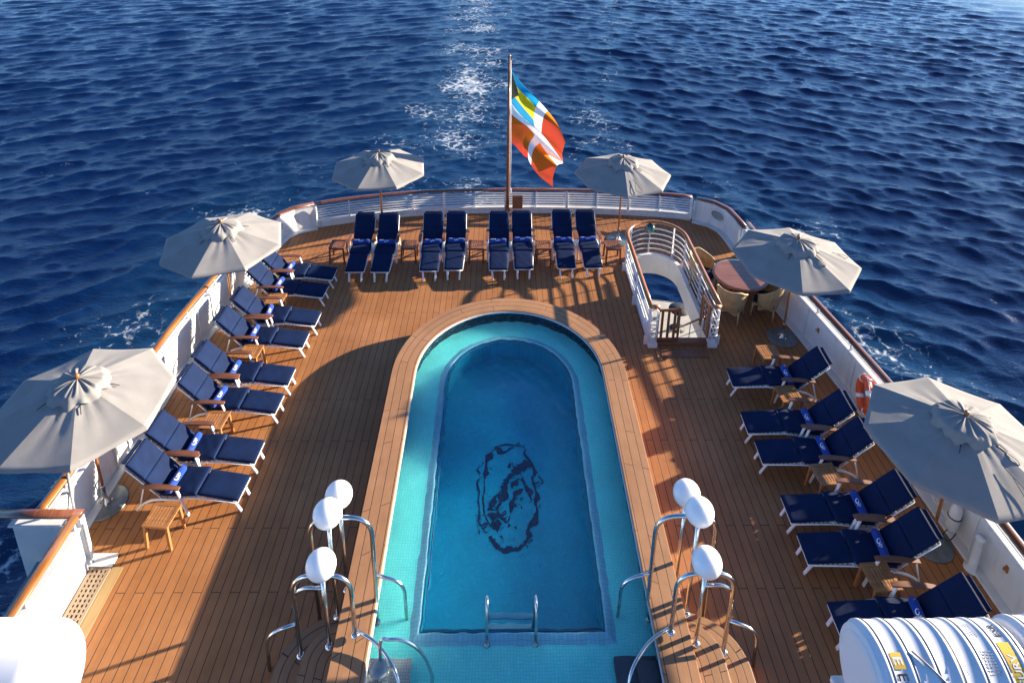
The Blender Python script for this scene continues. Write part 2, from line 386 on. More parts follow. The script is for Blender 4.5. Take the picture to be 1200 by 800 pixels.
# ------------------------------------------------------------------ sea
SEA_Z = -6.5
def build_sea():
    def axis(lo, hi, fine, step, grow):
        a = list(np.arange(-fine, fine, step)); s = step; x = a[-1]
        while x < hi: s *= grow; x += s; a.append(x)
        s = step; x = a[0]; b = []
        while x > lo: s *= grow; x -= s; b.append(x)
        return np.array(b[::-1]+a)
    X = axis(-4000, 4000, 52, .14, 1.09)
    Y = []; y = 10.; s = .11
    while y < 5000:
        Y.append(y)
        if y > 26: s *= 1.0030 if y < 95 else 1.09
        y += s
    b = []; y = 10.; s = .2
    while y > -3000: s *= 1.06; y -= s; b.append(y)
    Y = np.array(b[::-1]+Y)
    gx, gy = np.meshgrid(X, Y)
    step = np.maximum(np.gradient(gx, axis=1), np.gradient(gy, axis=0))
    z = np.zeros_like(gx); dx = np.zeros_like(gx); dy = np.zeros_like(gx)
    rng = np.random.default_rng(3)
    wl = np.clip((14-gx)/28, 0, 1); wl = wl*wl*(3-2*wl)
    for i in range(210):
        lam = .36*(3.9/.36)**(rng.random()**1.25)
        left = i % 2
        th = math.radians(118 if left else 62)+rng.normal(0, .36)
        k = 2*PI/lam; amp = .0097*lam**.78*(1 if lam < 2.2 else (2.2/lam)**.8)
        ph = rng.random()*2*PI; kx, ky = k*math.cos(th), k*math.sin(th)
        fade = np.clip((lam/step-2.2)/2.5, 0, 1)*amp*(wl if left else 1-wl)
        # slow grouping so that crests are short and broken
        g = .6+.4*np.sin(gx*kx*.11+gy*ky*.07+ph*3)*np.cos(gx*ky*.13-gy*kx*.09+ph*5)
        p = kx*gx+ky*gy+ph
        z += fade*g*np.sin(p); q = fade*g*1.15*np.cos(p); dx += q*math.cos(th); dy += q*math.sin(th)
    V = np.stack([gx+dx, gy+dy, z+SEA_Z], -1).reshape(-1, 3)
    ny, nx = gx.shape
    idx = np.arange(nx*ny).reshape(ny, nx)
    Q = np.stack([idx[:-1, :-1], idx[:-1, 1:], idx[1:, 1:], idx[1:, :-1]], -1).reshape(-1, 4)
    me = bpy.data.meshes.new('sea'); me.vertices.add(len(V)); me.vertices.foreach_set('co', V.ravel())
    me.loops.add(Q.size); me.loops.foreach_set('vertex_index', Q.ravel()); me.polygons.add(len(Q))
    me.polygons.foreach_set('loop_start', np.arange(0, Q.size, 4)); me.polygons.foreach_set('loop_total', np.full(len(Q), 4))
    me.polygons.foreach_set('use_smooth', np.ones(len(Q), bool)); me.update(); me.validate()
    o = bpy.data.objects.new('sea', me); COL.objects.link(o); o['kind'] = 'structure'
    # material
    t = NT('sea water'); t.set(Roughness=.05, IOR=1.33)
    v = t.coord('Object')
    st = t.coord('Object', (.62, 1.9, 1), (0, 0, math.radians(-9))); st2 = t.coord('Object', (.7, 1.7, 1), (0, 0, math.radians(14)))
    rg = lambda f: t.math('SUBTRACT', 1, t.math('ABSOLUTE', t.math('MULTIPLY', t.math('SUBTRACT', f, .5), 3.2)), True)
    h = t.math('ADD', t.math('MULTIPLY', rg(t.noise(st, 1.7, 6, .62)), .55), t.math('MULTIPLY', rg(t.noise(st2, 3.6, 5, .6)), .3))
    h = t.math('ADD', h, t.math('MULTIPLY', t.noise(st, 8.5, 4, .6), .22))
    t.bump(h, .5, .085)
    deep = t.ramp(t.noise(v, .05, 3), [(.35, (.0007, .0085, .046)), (.65, (.001, .012, .058))])
    # foam: bands along the hull and a broken wake astern, in metres on the water
    sp = t.n('ShaderNodeSeparateXYZ'); t.l(v, sp.inputs[0]); x, y = sp.outputs[0], sp.outputs[1]
    def band(cx, w, y0, y1, soft=4, slope=0.0):
        c = t.math('ADD', t.math('MULTIPLY', y, slope), cx-slope*20)
        d = t.math('ABSOLUTE', t.math('SUBTRACT', x, c))
        a = t.math('SUBTRACT', 1, t.math('DIVIDE', d, w), True)
        a = t.math('MULTIPLY', a, t.math('DIVIDE', t.math('SUBTRACT', y, y0), soft, True))
        return t.math('MULTIPLY', a, t.math('DIVIDE', t.math('SUBTRACT', y1, y), soft, True))
    wake = t.math('ADD', t.math('MULTIPLY', band(-2.3, 6.0, 34, 130, 10, 0.0), 1.0), t.math('MULTIPLY', band(2.2, 3.6, 32, 95, 12, .2), .62))
    hull = t.math('ADD', t.math('MULTIPLY', band(-12.0, 4.6, 4, 36, 8, .0), .80), t.math('MULTIPLY', band(12.8, 5.2, 4, 34, 8, -.05), .86))
    near = t.math('MULTIPLY', t.math('ADD', band(0, 17, 23, 46, 8), 0.0), .5)
    wz = t.math('ADD', t.math('ADD', wake, hull), near, True)
    fn = t.noise(t.coord('Object', (1, 1.5, 1)), 2.0, 10, .78); fn2 = t.noise(v, .28, 3)
    vo = t.n('ShaderNodeTexVoronoi', feature='DISTANCE_TO_EDGE'); vo.inputs['Scale'].default_value = 1.5
    wv = t.n('ShaderNodeVectorMath', operation='ADD'); nn = t.n('ShaderNodeTexNoise'); nn.inputs['Scale'].default_value = 1.4; nn.inputs['Detail'].default_value = 4; t.l(v, nn.inputs[0])
    t.l(v, wv.inputs[0]); t.l(nn.outputs['Color'], wv.inputs[1]); t.l(wv.outputs[0], vo.inputs[0])
    lace = t.math('SUBTRACT', 1, t.math('MULTIPLY', vo.outputs['Distance'], 5.5), True)
    s1 = t.math('ADD', t.math('MULTIPLY', fn, .75), t.math('MULTIPLY', t.math('MULTIPLY', lace, fn), .32))
    s2 = t.math('ADD', s1, t.math('MULTIPLY', t.math('SUBTRACT', fn2, .5), .75))
    thr = t.math('SUBTRACT', .735, t.math('MULTIPLY', wz, .31))
    foam = t.math('MULTIPLY', t.math('SUBTRACT', s2, thr), 6.5, True)
    foam = t.math("MULTIPLY", foam, .64)
    milky = t.math('MULTIPLY', wz, t.math('MULTIPLY', fn2, .30))
    c1 = t.mix(milky, deep, (.03, .17, .27))
    t.l(t.mix(foam, c1, (.72, .76, .78)), t.b.inputs['Base Color'])
    t.l(t.math('ADD', t.math('MULTIPLY', foam, .6), .07), t.b.inputs['Roughness'])
    me.materials.append(t.m)
build_sea()

# ------------------------------------------------------------------ ship: deck, pool
PX, PYC = .235, 10.55                       # pool centre line and centre of its far arch
H_CO, R_OUT, R_IN, R_TILE = .53, 2.28, 1.82, 1.25
Y_OUT, Y_INN, Y_TILE = 3.2, 3.65, 6.12      # near ends (mostly outside the picture)
WATER, RING_Z, DEEP_Z = .39, .12, -.62

LEFT = [(-6.55, -4), (-6.5, 7.2), (-6.47, 7.8), (-6.45, 9.5), (-6.45, 11.16), (-6.36, 12.2), (-6.22, 13.6), (-6.02, 15.2), (-5.73, 16.48)]
STERN = [(-5.73, 16.48), (-5.1, 16.74), (-4.32, 17.0), (-3.3, 17.25), (-2.32, 17.43), (-1.1, 17.55), (.23, 17.6), (1.5, 17.6), (2.66, 17.57), (3.7, 17.5), (4.67, 17.4), (5.59, 17.2), (6.33, 16.77)]
RIGHT = [(6.33, 16.77), (6.42, 16.1), (6.5, 14.6), (6.62, 13.3), (6.8, 12.0), (7.02, 10.3), (7.18, 8.5), (7.25, 6.4), (7.3, 3), (7.3, -4)]
def z0(l, z=0): return [(x, y, z) for x, y in l]
def catmull(l, n=4): return [(p.x, p.y) for p in smooth_path([(x, y, 0) for x, y in l], n)]
STERN_S = catmull(STERN); RIGHT_S = catmull(RIGHT[:-2])+RIGHT[-1:]; LEFT_S = LEFT[:1]+catmull(LEFT[1:])

def u_path(r, y0, n=40):
    return [(PX+r, y0+(PYC-y0)*i/8) for i in range(8)] + [(PX+r*math.cos(PI*i/n), PYC+r*math.sin(PI*i/n)) for i in range(n+1)] + [(PX-r, PYC-(PYC-y0)*i/8) for i in range(1, 9)]

# stairwell opening
SX0, SX1, SYF, SYB = 3.36, 4.62, 12.05, 14.65
SC = (SX0+SX1)/2; SR = (SX1-SX0)/2
def stair_loop(e=0, n=20):
    return [(SX0-e, SYF-e)]+[(SC-(SR+e)*math.cos(PI*i/n), SYB+(SR+e)*math.sin(PI*i/n)) for i in range(n+1)]+[(SX1+e, SYF-e)]

def build_deck():
    bm = bmesh.new()
    outer = LEFT_S[:0]+[(-6.0, -4), (-6.0, 7.2), (-6.6, 7.2)] + [(x-.12, y) for x, y in LEFT_S if y > 7.25] + [(x, y+.10) for x, y in STERN_S[1:-1]] + [(x+.12, y) for x, y in RIGHT_S]
    hole = u_path(R_OUT-.05, Y_OUT+.05)
    edges = []
    for loop in (outer, hole, stair_loop(0)):
        vs = [bm.verts.new((x, y, 0)) for x, y in loop]
        edges += [bm.edges.new((vs[i], vs[(i+1) % len(vs)])) for i in range(len(vs))]
    bmesh.ops.triangle_fill(bm, use_beauty=True, edges=edges, normal=(0, 0, 1))
    for f in bm.faces:
        if f.normal.z < 0: f.normal_flip()
    me = bpy.data.meshes.new('deck'); bm.to_mesh(me); bm.free(); me.materials.append(MAT['deck'])
    o = bpy.data.objects.new('deck', me); COL.objects.link(o); o['kind'] = 'structure'
build_deck()

def build_hull():
    m = MB()
    out = [(x-.12, y) for x, y in LEFT_S if y > 7.3]+[(x, y+.12) for x, y in STERN_S[1:-1]]+[(x+.12, y) for x, y in RIGHT_S]
    out = [(-6.6, -30)]+[(-6.62, 5)]+out+[(7.4, -30)]
    def band(za, zb, sa, sb, ya=0, yb=0, clip=None):
        n = len(out); vs = []
        for x, y in out:
            xx = .3+(x-.3)*sa; yy = y-ya*(y > 12)*(y-12)/5.5; vs.append((xx, yy, za))
        for x, y in out:
            xx = .3+(x-.3)*sb; yy = y-yb*(y > 12)*(y-12)/5.5; vs.append((xx, yy, zb))
        m.add(vs, [(i, i+1, n+i+1, n+i) for i in range(n-1)], False)
    band(-.02, -.42, 1, 1); band(-2.75, -7.2, .985, .90, .3, 1.8)
    o = m.build('hull', 'white'); o['kind'] = 'structure'
    m = MB()
    poly = [(.3+(x-.3)*.98, y-(.35 if y > 12 else 0)) for x, y in out]
    m.prism(poly, -2.85, -2.75)
    o = m.build('lower_deck', 'lower_deck'); o['kind'] = 'structure'
build_hull()

def build_pool():
    T = thing('swimming_pool', 'arched blue swimming pool with turquoise shallow rim and raised wooden surround', 'pool', (PX, PYC, 0))
    def loc(p): return [(x-PX, y-PYC) for x, y in p]
    # coaming: raised surround, planks follow its outline
    A = loc(u_path(R_OUT, Y_OUT)); B = loc(u_path(R_IN, Y_INN)); n = len(A)
    m = MB(); L = 0; uv = []; vs = []; fs = []
    NS = 6
    for i in range(n):
        if i: L += math.dist(((A[i][0]+B[i][0])/2, (A[i][1]+B[i][1])/2), ((A[i-1][0]+B[i-1][0])/2, (A[i-1][1]+B[i-1][1])/2))
        prof = [(0, 0.0, -.3), (0, H_CO-.03, -.03), (.012/.45, H_CO, .012)]+[(k/NS, H_CO, .45*k/NS) for k in range(1, NS)]+[(1-.012/.45, H_CO, .438), (1, H_CO-.012, .452)]
        for a, z, v in prof:
            vs.append((A[i][0]*(1-a)+B[i][0]*a, A[i][1]*(1-a)+B[i][1]*a, z)); uv.append((L, v+.02))
    k = len(prof)
    for i in range(n-1):
        for j in range(k-1): fs.append((i*k+j, i*k+j+1, (i+1)*k+j+1, (i+1)*k+j))
    me = bpy.data.meshes.new('surround'); me.from_pydata(vs, [], fs); me.materials.append(MAT['coaming'])
    ul = me.uv_layers.new(name='UVMap')
    for lp in me.loops: ul.data[lp.index].uv = uv[lp.vertex_index]
    bm = bmesh.new(); bm.from_mesh(me); bmesh.ops.recalc_face_normals(bm, faces=bm.faces)
    if sum(f.normal.z for f in bm.faces) < 0: bmesh.ops.reverse_faces(bm, faces=bm.faces)
    bm.to_mesh(me); bm.free()
    co = bpy.data.objects.new('surround', me); COL.objects.link(co); co.parent = T
    # near end of the surround
    m = MB(); m.box((0, (Y_OUT+Y_INN)/2-PYC-.002, H_CO/2-.003), (2*R_OUT, Y_INN-Y_OUT, H_CO-.006)); m.build('end_surround', 'deck', T, .01)
    # pale nosing at the inner edge and navy wall under it
    C = loc(u_path(R_IN+.004, Y_INN-.004)); D = loc(u_path(R_IN-.028, Y_INN+.02))
    m = MB(); m.sweep([(x, y, H_CO-.075) for x, y in C], [(-.02, .03), (.004, .03), (.010, .042), (.008, .058), (-.02, .058)], smooth=False); m.build('nosing', 'white', T)
    def wall(p, z0_, z1_, name, mat, flip=False):
        q = loc(p); n = len(q); m = MB()
        m.add([(x, y, z0_) for x, y in q]+[(x, y, z1_) for x, y in q], [(i, (i+1) % n, n+(i+1) % n, n+i) for i in range(n)], True)
        return m.build(name, mat, T)
    wall(u_path(R_IN+.03, Y_INN-.03), RING_Z-.01, H_CO-.06, 'inner_wall', 'tile_band')
    def ring(pa, za, pb, zb, name, mat):
        a = loc(pa); b = loc(pb); n = len(a); m = MB()
        m.add([(x, y, za) for x, y in a]+[(x, y, zb) for x, y in b], [(i, (i+1) % n, n+(i+1) % n, n+i) for i in range(n)])
        return m.build(name, mat, T)
    ring(u_path(R_IN+.05, Y_INN-.05), RING_Z, u_path(1.37, Y_TILE-.115), RING_Z, 'shallow_ledge', 'tile_ring')
    # lip: a low kerb round the deep basin
    m = MB(); n = len(A)
    loops = [(1.37, Y_TILE-.115, RING_Z), (1.27, Y_TILE-.015, RING_Z+.055), (1.255, Y_TILE, RING_Z+.058), (1.235, Y_TILE+.02, RING_Z+.045), (1.225, Y_TILE+.03, RING_Z-.1)]
    vs = []
    for r, y, z in loops: vs += [(x, yy, z) for x, yy in loc(u_path(r, y))]
    fs = [(k*n+i, k*n+(i+1) % n, (k+1)*n+(i+1) % n, (k+1)*n+i) for k in range(4) for i in range(n)]
    m.add(vs, fs); m.build('basin_lip', 'tile_lip', T)
    # overflow rail just inside the lip
    m = MB(); pth = [(x, y, RING_Z+.02) for x, y in loc(u_path(1.19, Y_TILE+.065))]
    m.tube(pth, .012, 6, closed=True); m.build('overflow_rail', 'rail_blue', T)
    wall(u_path(1.224, Y_TILE+.031), DEEP_Z, RING_Z+.06, 'deep_wall', 'tile_deep')
    m = MB(); q = loc(u_path(1.25, Y_TILE)); m.add([(x, y, DEEP_Z) for x, y in q], [tuple(range(len(q)))]); m.build('deep_floor', 'tile_deep', T)
    # water: a rippled sheet
    xs = np.linspace(-R_IN-.02, R_IN+.02, 170); ys = np.linspace(Y_INN-.02-PYC, R_IN+.02, 400)
    gx, gy = np.meshgrid(xs, ys); gz = np.zeros_like(gx); rng = np.random.default_rng(11)
    for i in range(60):
        lam = .16*(1.3/.16)**rng.random(); k = 2*PI/lam; th = rng.random()*2*PI
        gz += .0018*lam**.6*(1 if lam < .3 else (.3/lam)**1.15)*np.sin(k*(gx*math.cos(th)+gy*math.sin(th))+rng.random()*6.28)
    keep = (gy < 0) | (gx*gx+gy*gy < (R_IN+.045)**2)
    idx = np.arange(gx.size).reshape(gx.shape); kf = keep[:-1, :-1] & keep[1:, :-1] & keep[:-1, 1:] & keep[1:, 1:]
    Q = np.stack([idx[:-1, :-1], idx[:-1, 1:], idx[1:, 1:], idx[1:, :-1]], -1)[kf]
    m = MB(); m.add(np.stack([gx, gy, gz+WATER], -1).reshape(-1, 3).tolist(), Q.tolist(), True)
    w = m.build('water', 'water', T, recalc=False); w.cycles.is_caustics_caster = True
    for o in T.children:
        if o.name.split('.')[0] in ('shallow_ledge', 'basin_lip', 'deep_wall', 'deep_floor'): o.cycles.is_caustics_receiver = True
    # emblem of dark mosaic on the floor of the deep basin
    S = []
    def st(w, *p): S.append((w, p))
    st(5, (205, 345), (203, 300), (222, 262), (246, 236), (272, 205), (310, 168), (350, 152), (390, 148), (440, 165), (480, 200))
    st(7, (198, 350), (204, 420), (206, 500), (214, 560), (235, 600), (262, 640))
    st(12, (246, 262), (236, 330), (240, 400), (236, 480), (246, 560), (262, 610))
    st(16, (262, 215), (255, 250), (250, 300), (246, 350))
    st(18, (282, 200), (310, 182), (342, 196), (380, 186), (414, 176))
    st(12, (300, 166), (330, 160), (372, 160), (408, 158), (436, 154))
    st(30, (470, 205), (495, 240), (512, 270), (524, 310), (522, 350))
    st(22, (508, 340), (522, 400), (530, 450), (524, 510), (514, 570), (498, 610), (470, 660), (445, 695))
    st(20, (270, 680), (300, 706), (334, 722), (370, 724), (405, 718), (445, 706), (470, 680))
    st(44, (395, 330), (430, 300), (470, 280), (505, 290))
    st(34, (395, 335), (368, 365), (350, 400), (350, 440), (335, 470))
    st(18, (335, 470), (305, 455), (285, 490), (268, 520), (300, 525))
    st(16, (322, 430), (318, 480), (312, 525), (340, 560))
    st(50, (268, 590), (300, 610), (325, 590))
    st(26, (262, 560), (290, 560), (330, 560), (352, 590))
    st(24, (270, 650), (285, 680), (310, 700), (345, 720))
    st(24, (380, 550), (392, 510), (408, 470), (425, 430), (455, 425))
    st(14, (400, 410), (420, 375), (450, 370), (470, 395), (480, 440))
    st(14, (462, 340), (466, 390), (490, 430), (498, 470))
    st(16, (370, 295), (395, 270)); st(18, (362, 630), (378, 600)); st(10, (430, 530), (440, 505))
    st(12, (540, 350), (556, 370), (545, 400)); st(8, (212, 620), (218, 655)); st(12, (476, 690), (488, 680)); st(7, (345, 660), (330, 670))
    m = MB(); rr = random.Random(4)
    def mp(X, Y): return (.195-PX+(X-378)/365*1.12+.03, 8.60-PYC+(442-Y)/605*2.05)
    zc = DEEP_Z+.006; lay = 0
    for w, p in S:
        path = smooth_path([(x, y, 0) for x, y in p], 7); n = len(path); lay += 1
        l, r_ = [], []
        for i, q in enumerate(path):
            a = path[max(0, i-1)]; b = path[min(n-1, i+1)]; t = (b-a).normalized(); nn = Vector((-t.y, t.x, 0))
            e = math.sin(PI*(i+.4)/(n-.2))**.35
            l.append(mp(*(q+nn*w*e*rr.uniform(.25, .8)).to_2d())); r_.append(mp(*(q-nn*w*e*rr.uniform(.25, .8)).to_2d()))
        z = zc+lay*.0004
        m.add([(x, y, z) for x, y in l]+[(x, y, z) for x, y in r_], [(i, i+1, n+i+1, n+i) for i in range(n-1)])
        for _ in range(int(n/2.2)):                                  # loose tesserae beside the stroke
            q = rr.choice(path); X = q.x+rr.gauss(0, w*.9+4); Y = q.y+rr.gauss(0, w*.9+4); s = rr.uniform(2, 5.5)
            pts = [mp(X+s*rr.uniform(.5, 1.3)*math.cos(k*PI/3), Y+s*rr.uniform(.5, 1.3)*math.sin(k*PI/3)) for k in range(6)]
            lay += .05
            m.add([(x, y, zc+lay*.0004) for x, y in pts], [tuple(range(6))])
    m.build('emblem', 'emblem', T, recalc=False)
build_pool()

# pool ladder
def build_ladder():
    T = thing('pool_ladder', 'small chrome ladder with blue treads at the near end of the deep basin', 'ladder', (.21, 6.02, RING_Z))
    for sx in (-.32, .32):
        m = MB(); m.tube(round_path([(sx, 0, 0), (sx, .02, .50), (sx, .1, .66), (sx, .22, .66), (sx, .30, .5), (sx, .32, -.75)], .12), .021, 10)
        m.lathe([(.045, 0), (.045, .015), (.022, .03)], 12, (sx, 0, 0)); m.build('rail', 'steel', T)
    for z in (.02, -.28, -.55):
        m = MB(); m.box((0, .33, z), (.62, .08, .022)); m.build('tread', 'tread_blue', T, .006)
build_ladder()

# dark steps that lead down into the water, one flight each side
def pool_steps(side, label):
    x = PX+side*1.56
    T = thing('pool_steps', label, 'steps', (x, 5.35, RING_Z), 0, 'dark steps beside the pool handrails')
    for k, (w, d, h) in enumerate(((.54, .95, .12), (.28, .8, .24))):
        m = MB(); m.box((side*(.54-w)/2, 0 if k == 0 else -.03, h/2 if k == 0 else .12+.065), (w, d, h if k == 0 else .13)); m.build('tread', 'rubber' if side > 0 else 'grille', T, .008)
pool_steps(1, 'dark grey two tread step in the water beside the right handrails')
pool_steps(-1, 'pale perforated two tread step in the water beside the clear screen')

# semicircular wooden steps outside the surround
def curved_steps(side, label):
    Y0 = 5.35; T = thing('curved_steps', label, 'steps', (PX+side*(R_OUT-.012), Y0, 0), 0, 'round cornered wooden steps up to the pool surround')
    for w, yf, ry, za, zb in ((.78, 6.42, .72, 0, .19), (.42, 6.18, .45, .19, .36)):
        n = 18
        def line(v, z):
            W, Y, Ry = max(.0, w-v), yf-v, max(.02, ry-v*.8)
            p = [(W*math.sin(PI/2*i/n), Y-Ry+Ry*math.cos(PI/2*i/n)) for i in range(n+1)]
            p += [(W, p[-1][1]+(3.3-p[-1][1])*i/4) for i in range(1, 5)]
            return [(side*x, y-Y0, z) for x, y in p]
        L = [(line(0, za), -.2), (line(0, zb-.014), -.014), (line(.014, zb), 0)]
        k = .105
        while k < w: L.append((line(k, zb), k)); k += .105
        L.append((line(w, zb), w))
        vs = []; uv = []; fs = []; m_ = n+5; D = [0]
        mid = line(w*.4, 0)
        for i in range(1, m_): D.append(D[-1]+math.dist(mid[i], mid[i-1]))
        for l, v in L:
            for i, p in enumerate(l): vs.append(p); uv.append((D[i], v+.004))
        for a in range(len(L)-1):
            for i in range(m_-1): fs.append((a*m_+i, a*m_+i+1, (a+1)*m_+i+1, (a+1)*m_+i))
        me = bpy.data.meshes.new('step'); me.from_pydata(vs, [], fs); me.materials.append(MAT['arch'])
        ul = me.uv_layers.new(name='UVMap')
        for lp in me.loops: ul.data[lp.index].uv = uv[lp.vertex_index]
        bm = bmesh.new(); bm.from_mesh(me); bmesh.ops.recalc_face_normals(bm, faces=bm.faces)
        if sum(f.normal.z for f in bm.faces) < 0: bmesh.ops.reverse_faces(bm, faces=bm.faces)
        bm.to_mesh(me); bm.free()
        o = bpy.data.objects.new('step', me); COL.objects.link(o); o.parent = T
curved_steps(-1, 'round cornered wooden steps against the shaded left side of the pool surround')
curved_steps(1, 'round cornered wooden steps against the right side of the pool surround')

# handrails with globe lamps
def globe_lamp(x, y, zb, zg, label):
    T = thing('globe_lamp', label, 'lamp', (x, y, zb), 0, 'white globe lamps beside the pool')
    m = MB(); m.tube([(0, 0, 0), (0, 0, zg-zb-.17)], .026, 12); m.lathe([(.06, 0), (.06, .012), (.03, .03)], 14)
    m.build('post', 'steel', T)
    m = MB(); m.lathe([(.05, -.21), (.065, -.19), (.07, -.165), (.045, -.15)], 18, (0, 0, zg-zb)); m.build('collar', 'steel', T)
    m = MB(); R = .183; m.lathe([(max(1e-6, R*math.sin(PI*i/28)), -R*.93*math.cos(PI*i/28)) for i in range(29)], 40, (0, 0, zg-zb)); m.build('globe', 'globe', T)
for s, wd in ((-1, 'left'), (1, 'right')):
    X = PX+s*2.36
    globe_lamp(X, 5.92, .36, 1.80, f'white globe lamp over the nearest steel hoop on the {wd} side of the pool')
    globe_lamp(X+s*.015, 6.38, .19, 2.06, f'white globe lamp standing tallest in the middle of the {wd} trio')
    globe_lamp(X, 6.86, 0, 1.80, f'white globe lamp partly hidden behind the middle one on the {wd} side')

def handrail(pts, loops, label):
    T = thing('handrail', label, 'handrail', (0, 0, 0), 0, 'steel tube handrails over the pool surround')
    o = Vector(pts[0]); T.location = o
    f = lambda l: [Vector(p)-o for p in l]
    m = MB(); m.tube(round_path(f(pts), .30, 10), .029, 14); m.build('hoop', 'steel', T)
    for l in loops: m = MB(); m.tube(round_path(f(l), .2, 8), .023, 12); m.build('side_rail', 'steel', T)
    m = MB()
    for p in (pts[0], pts[-1]): m.lathe([(.055, 0), (.055, .012), (.03, .025)], 14, tuple(Vector(p)-o))
    m.build('foot_flange', 'steel', T)
for s, wd in ((-1, 'left'), (1, 'right')):
    X = PX+s*2.36; yb = 6.38
    handrail([(PX+s*1.83, yb-.08, RING_Z), (PX+s*1.83, yb, .6), (PX+s*1.83, yb, 1.99), (PX+s*2.62, yb, 1.99), (PX+s*2.62, yb, 0)],
             [[(PX+s*1.83, yb, .98), (PX+s*1.45, yb-.02, .86), (PX+s*1.43, yb-.04, RING_Z)]],
             f'tall steel hoop handrail nearer the sea on the {wd} side of the pool')
    yf = 5.92
    handrail([(PX+s*2.02, yf, .57), (PX+s*2.02, yf, 1.62), (PX+s*2.74, yf, 1.62), (PX+s*2.74, yf, .19)],
             [[(PX+s*2.74, yf, .78), (PX+s*3.12, yf-.05, .66), (PX+s*3.14, yf-.05, .0)],
              [(PX+s*2.02, yf, .66), (PX+s*1.72, yf-.12, .62), (PX+s*1.40, yf-.45, .58), (PX+s*1.38, yf-.62, RING_Z)],
              [(PX+s*2.36, yf, 1.40), (PX+s*2.6, yf+.01, 1.40), (PX+s*2.74, yf, 1.3)]],
             f'steel hoop handrail nearest the camera on the {wd} side of the pool')

# clear curved screen with a round cap on the left side steps
T = thing('shower_screen', 'curved clear screen in chrome tube with round grey cap beside left pool steps', 'screen', (PX-1.62, 5.55, RING_Z))
fr = [(0, 0, 0), (0, 0, .86), (.12, .02, .92), (.32, .04, .84), (.5, .05, .6), (.6, .04, .25), (.6, .03, 0)]
sp = smooth_path(fr, 8)
m = MB(); m.tube(sp, .02, 10); m.build('frame', 'steel', T)
m = MB(); base = [(p.x, p.y, .02) for p in sp]; n = len(sp)
m.add([tuple(p) for p in sp]+base, [(i, i+1, n+i+1, n+i) for i in range(n-1)]); m.build('panel', 'glass', T)
m = MB(); m.lathe([(.0001, .06), (.06, .055), (.105, .03), (.11, 0), (.09, -.02), (.04, -.03)], 28, (-.02, -.08, .55)); m.build('cap', 'grey_metal', T)
m = MB(); m.tube([(-.02, -.08, 0), (-.02, -.08, .53)], .028, 12); m.build('post', 'steel', T)

# ------------------------------------------------------------------ bulwarks and stern rail
def resample(path, step):
    P = [Vector((x, y, 0)) for x, y in path]; L = [0]
    for i in range(1, len(P)): L.append(L[-1]+(P[i]-P[i-1]).length)
    n = max(1, round(L[-1]/step)); out = []
    for k in range(n+1):
        d = L[-1]*k/n; i = max(j for j in range(len(L)) if L[j] <= d+1e-9); i = min(i, len(P)-2)
        t = (d-L[i])/(L[i+1]-L[i]); p = P[i].lerp(P[i+1], t); out.append((p, (P[i+1]-P[i]).normalized()))
    return out
def bulwark(path, outside, label, railmat, name='bulwark', seams=True, top=.78):
    T = thing(name, label, 'bulwark', (*path[0], 0))
    o = Vector((*path[0], 0)); P = [Vector((x, y, 0))-o for x, y in path]
    s = outside                                             # +1: outside is to the right of travel
    m = MB(); m.sweep(P, [(0, 0.0), (.0, top-.02), (.02*s, top), (.13*s, top), (.13*s, -.02), (0.02*s, -.02)]); m.build('plating', 'white', T)
    m = MB(); m.sweep([p+Vector((0, 0, .002)) for p in P], [(-.15*s, 0), (-.15*s, .018), (-.13*s, .028), (-.003*s, .028), (-.003*s, 0)]); m.build('waterway', 'white', T)
    m = MB(); w = .075
    prof = [(.09*s+w*math.cos(a)*1.0, .965+.034*math.sin(a)*(1.15 if math.sin(a) > 0 else .8)) for a in [2*PI*i/14 for i in range(14)]]
    m.sweep(P, prof, smooth=True); m.build('cap_rail', railmat, T)
    st = resample(path, 1.15)
    for p, d in st[:-1]:
        p = p-o; q = Vector((d.y, -d.x, 0))*s
        m = MB(); m.bar(p+q*.08+Vector((0, 0, top-.01)), p+q*.08+Vector((0, 0, .945)), .05, .022, d); m.build('stanchion', 'white', T)
    m = MB(); m.sweep(P, [(.055*s, top+.07), (.075*s, top+.07), (.075*s, top+.09), (.055*s, top+.09)]); m.build('mid_bar', 'white', T)
    if seams:
        for p, d in resample(path, 1.62)[1:-1]:
            p = p-o; q = Vector((d.y, -d.x, 0))*s
            m = MB(); m.bar(p-q*.012+Vector((0, 0, .03)), p-q*.012+Vector((0, 0, top-.01)), .03, .022, d); m.build('rib', 'white', T)
    return T, o
Lp = [p for p in LEFT_S if 7.25 < p[1] <= 15.35]
bulwark(Lp, -1, 'sunlit white bulwark with varnished cap rail along the left side behind the loungers', 'varnish')
Rp = [p for p in RIGHT_S if p[1] <= 15.6]
bulwark(Rp, -1, 'shaded white bulwark with dark cap rail along the right side behind the loungers', 'varnish_dark')

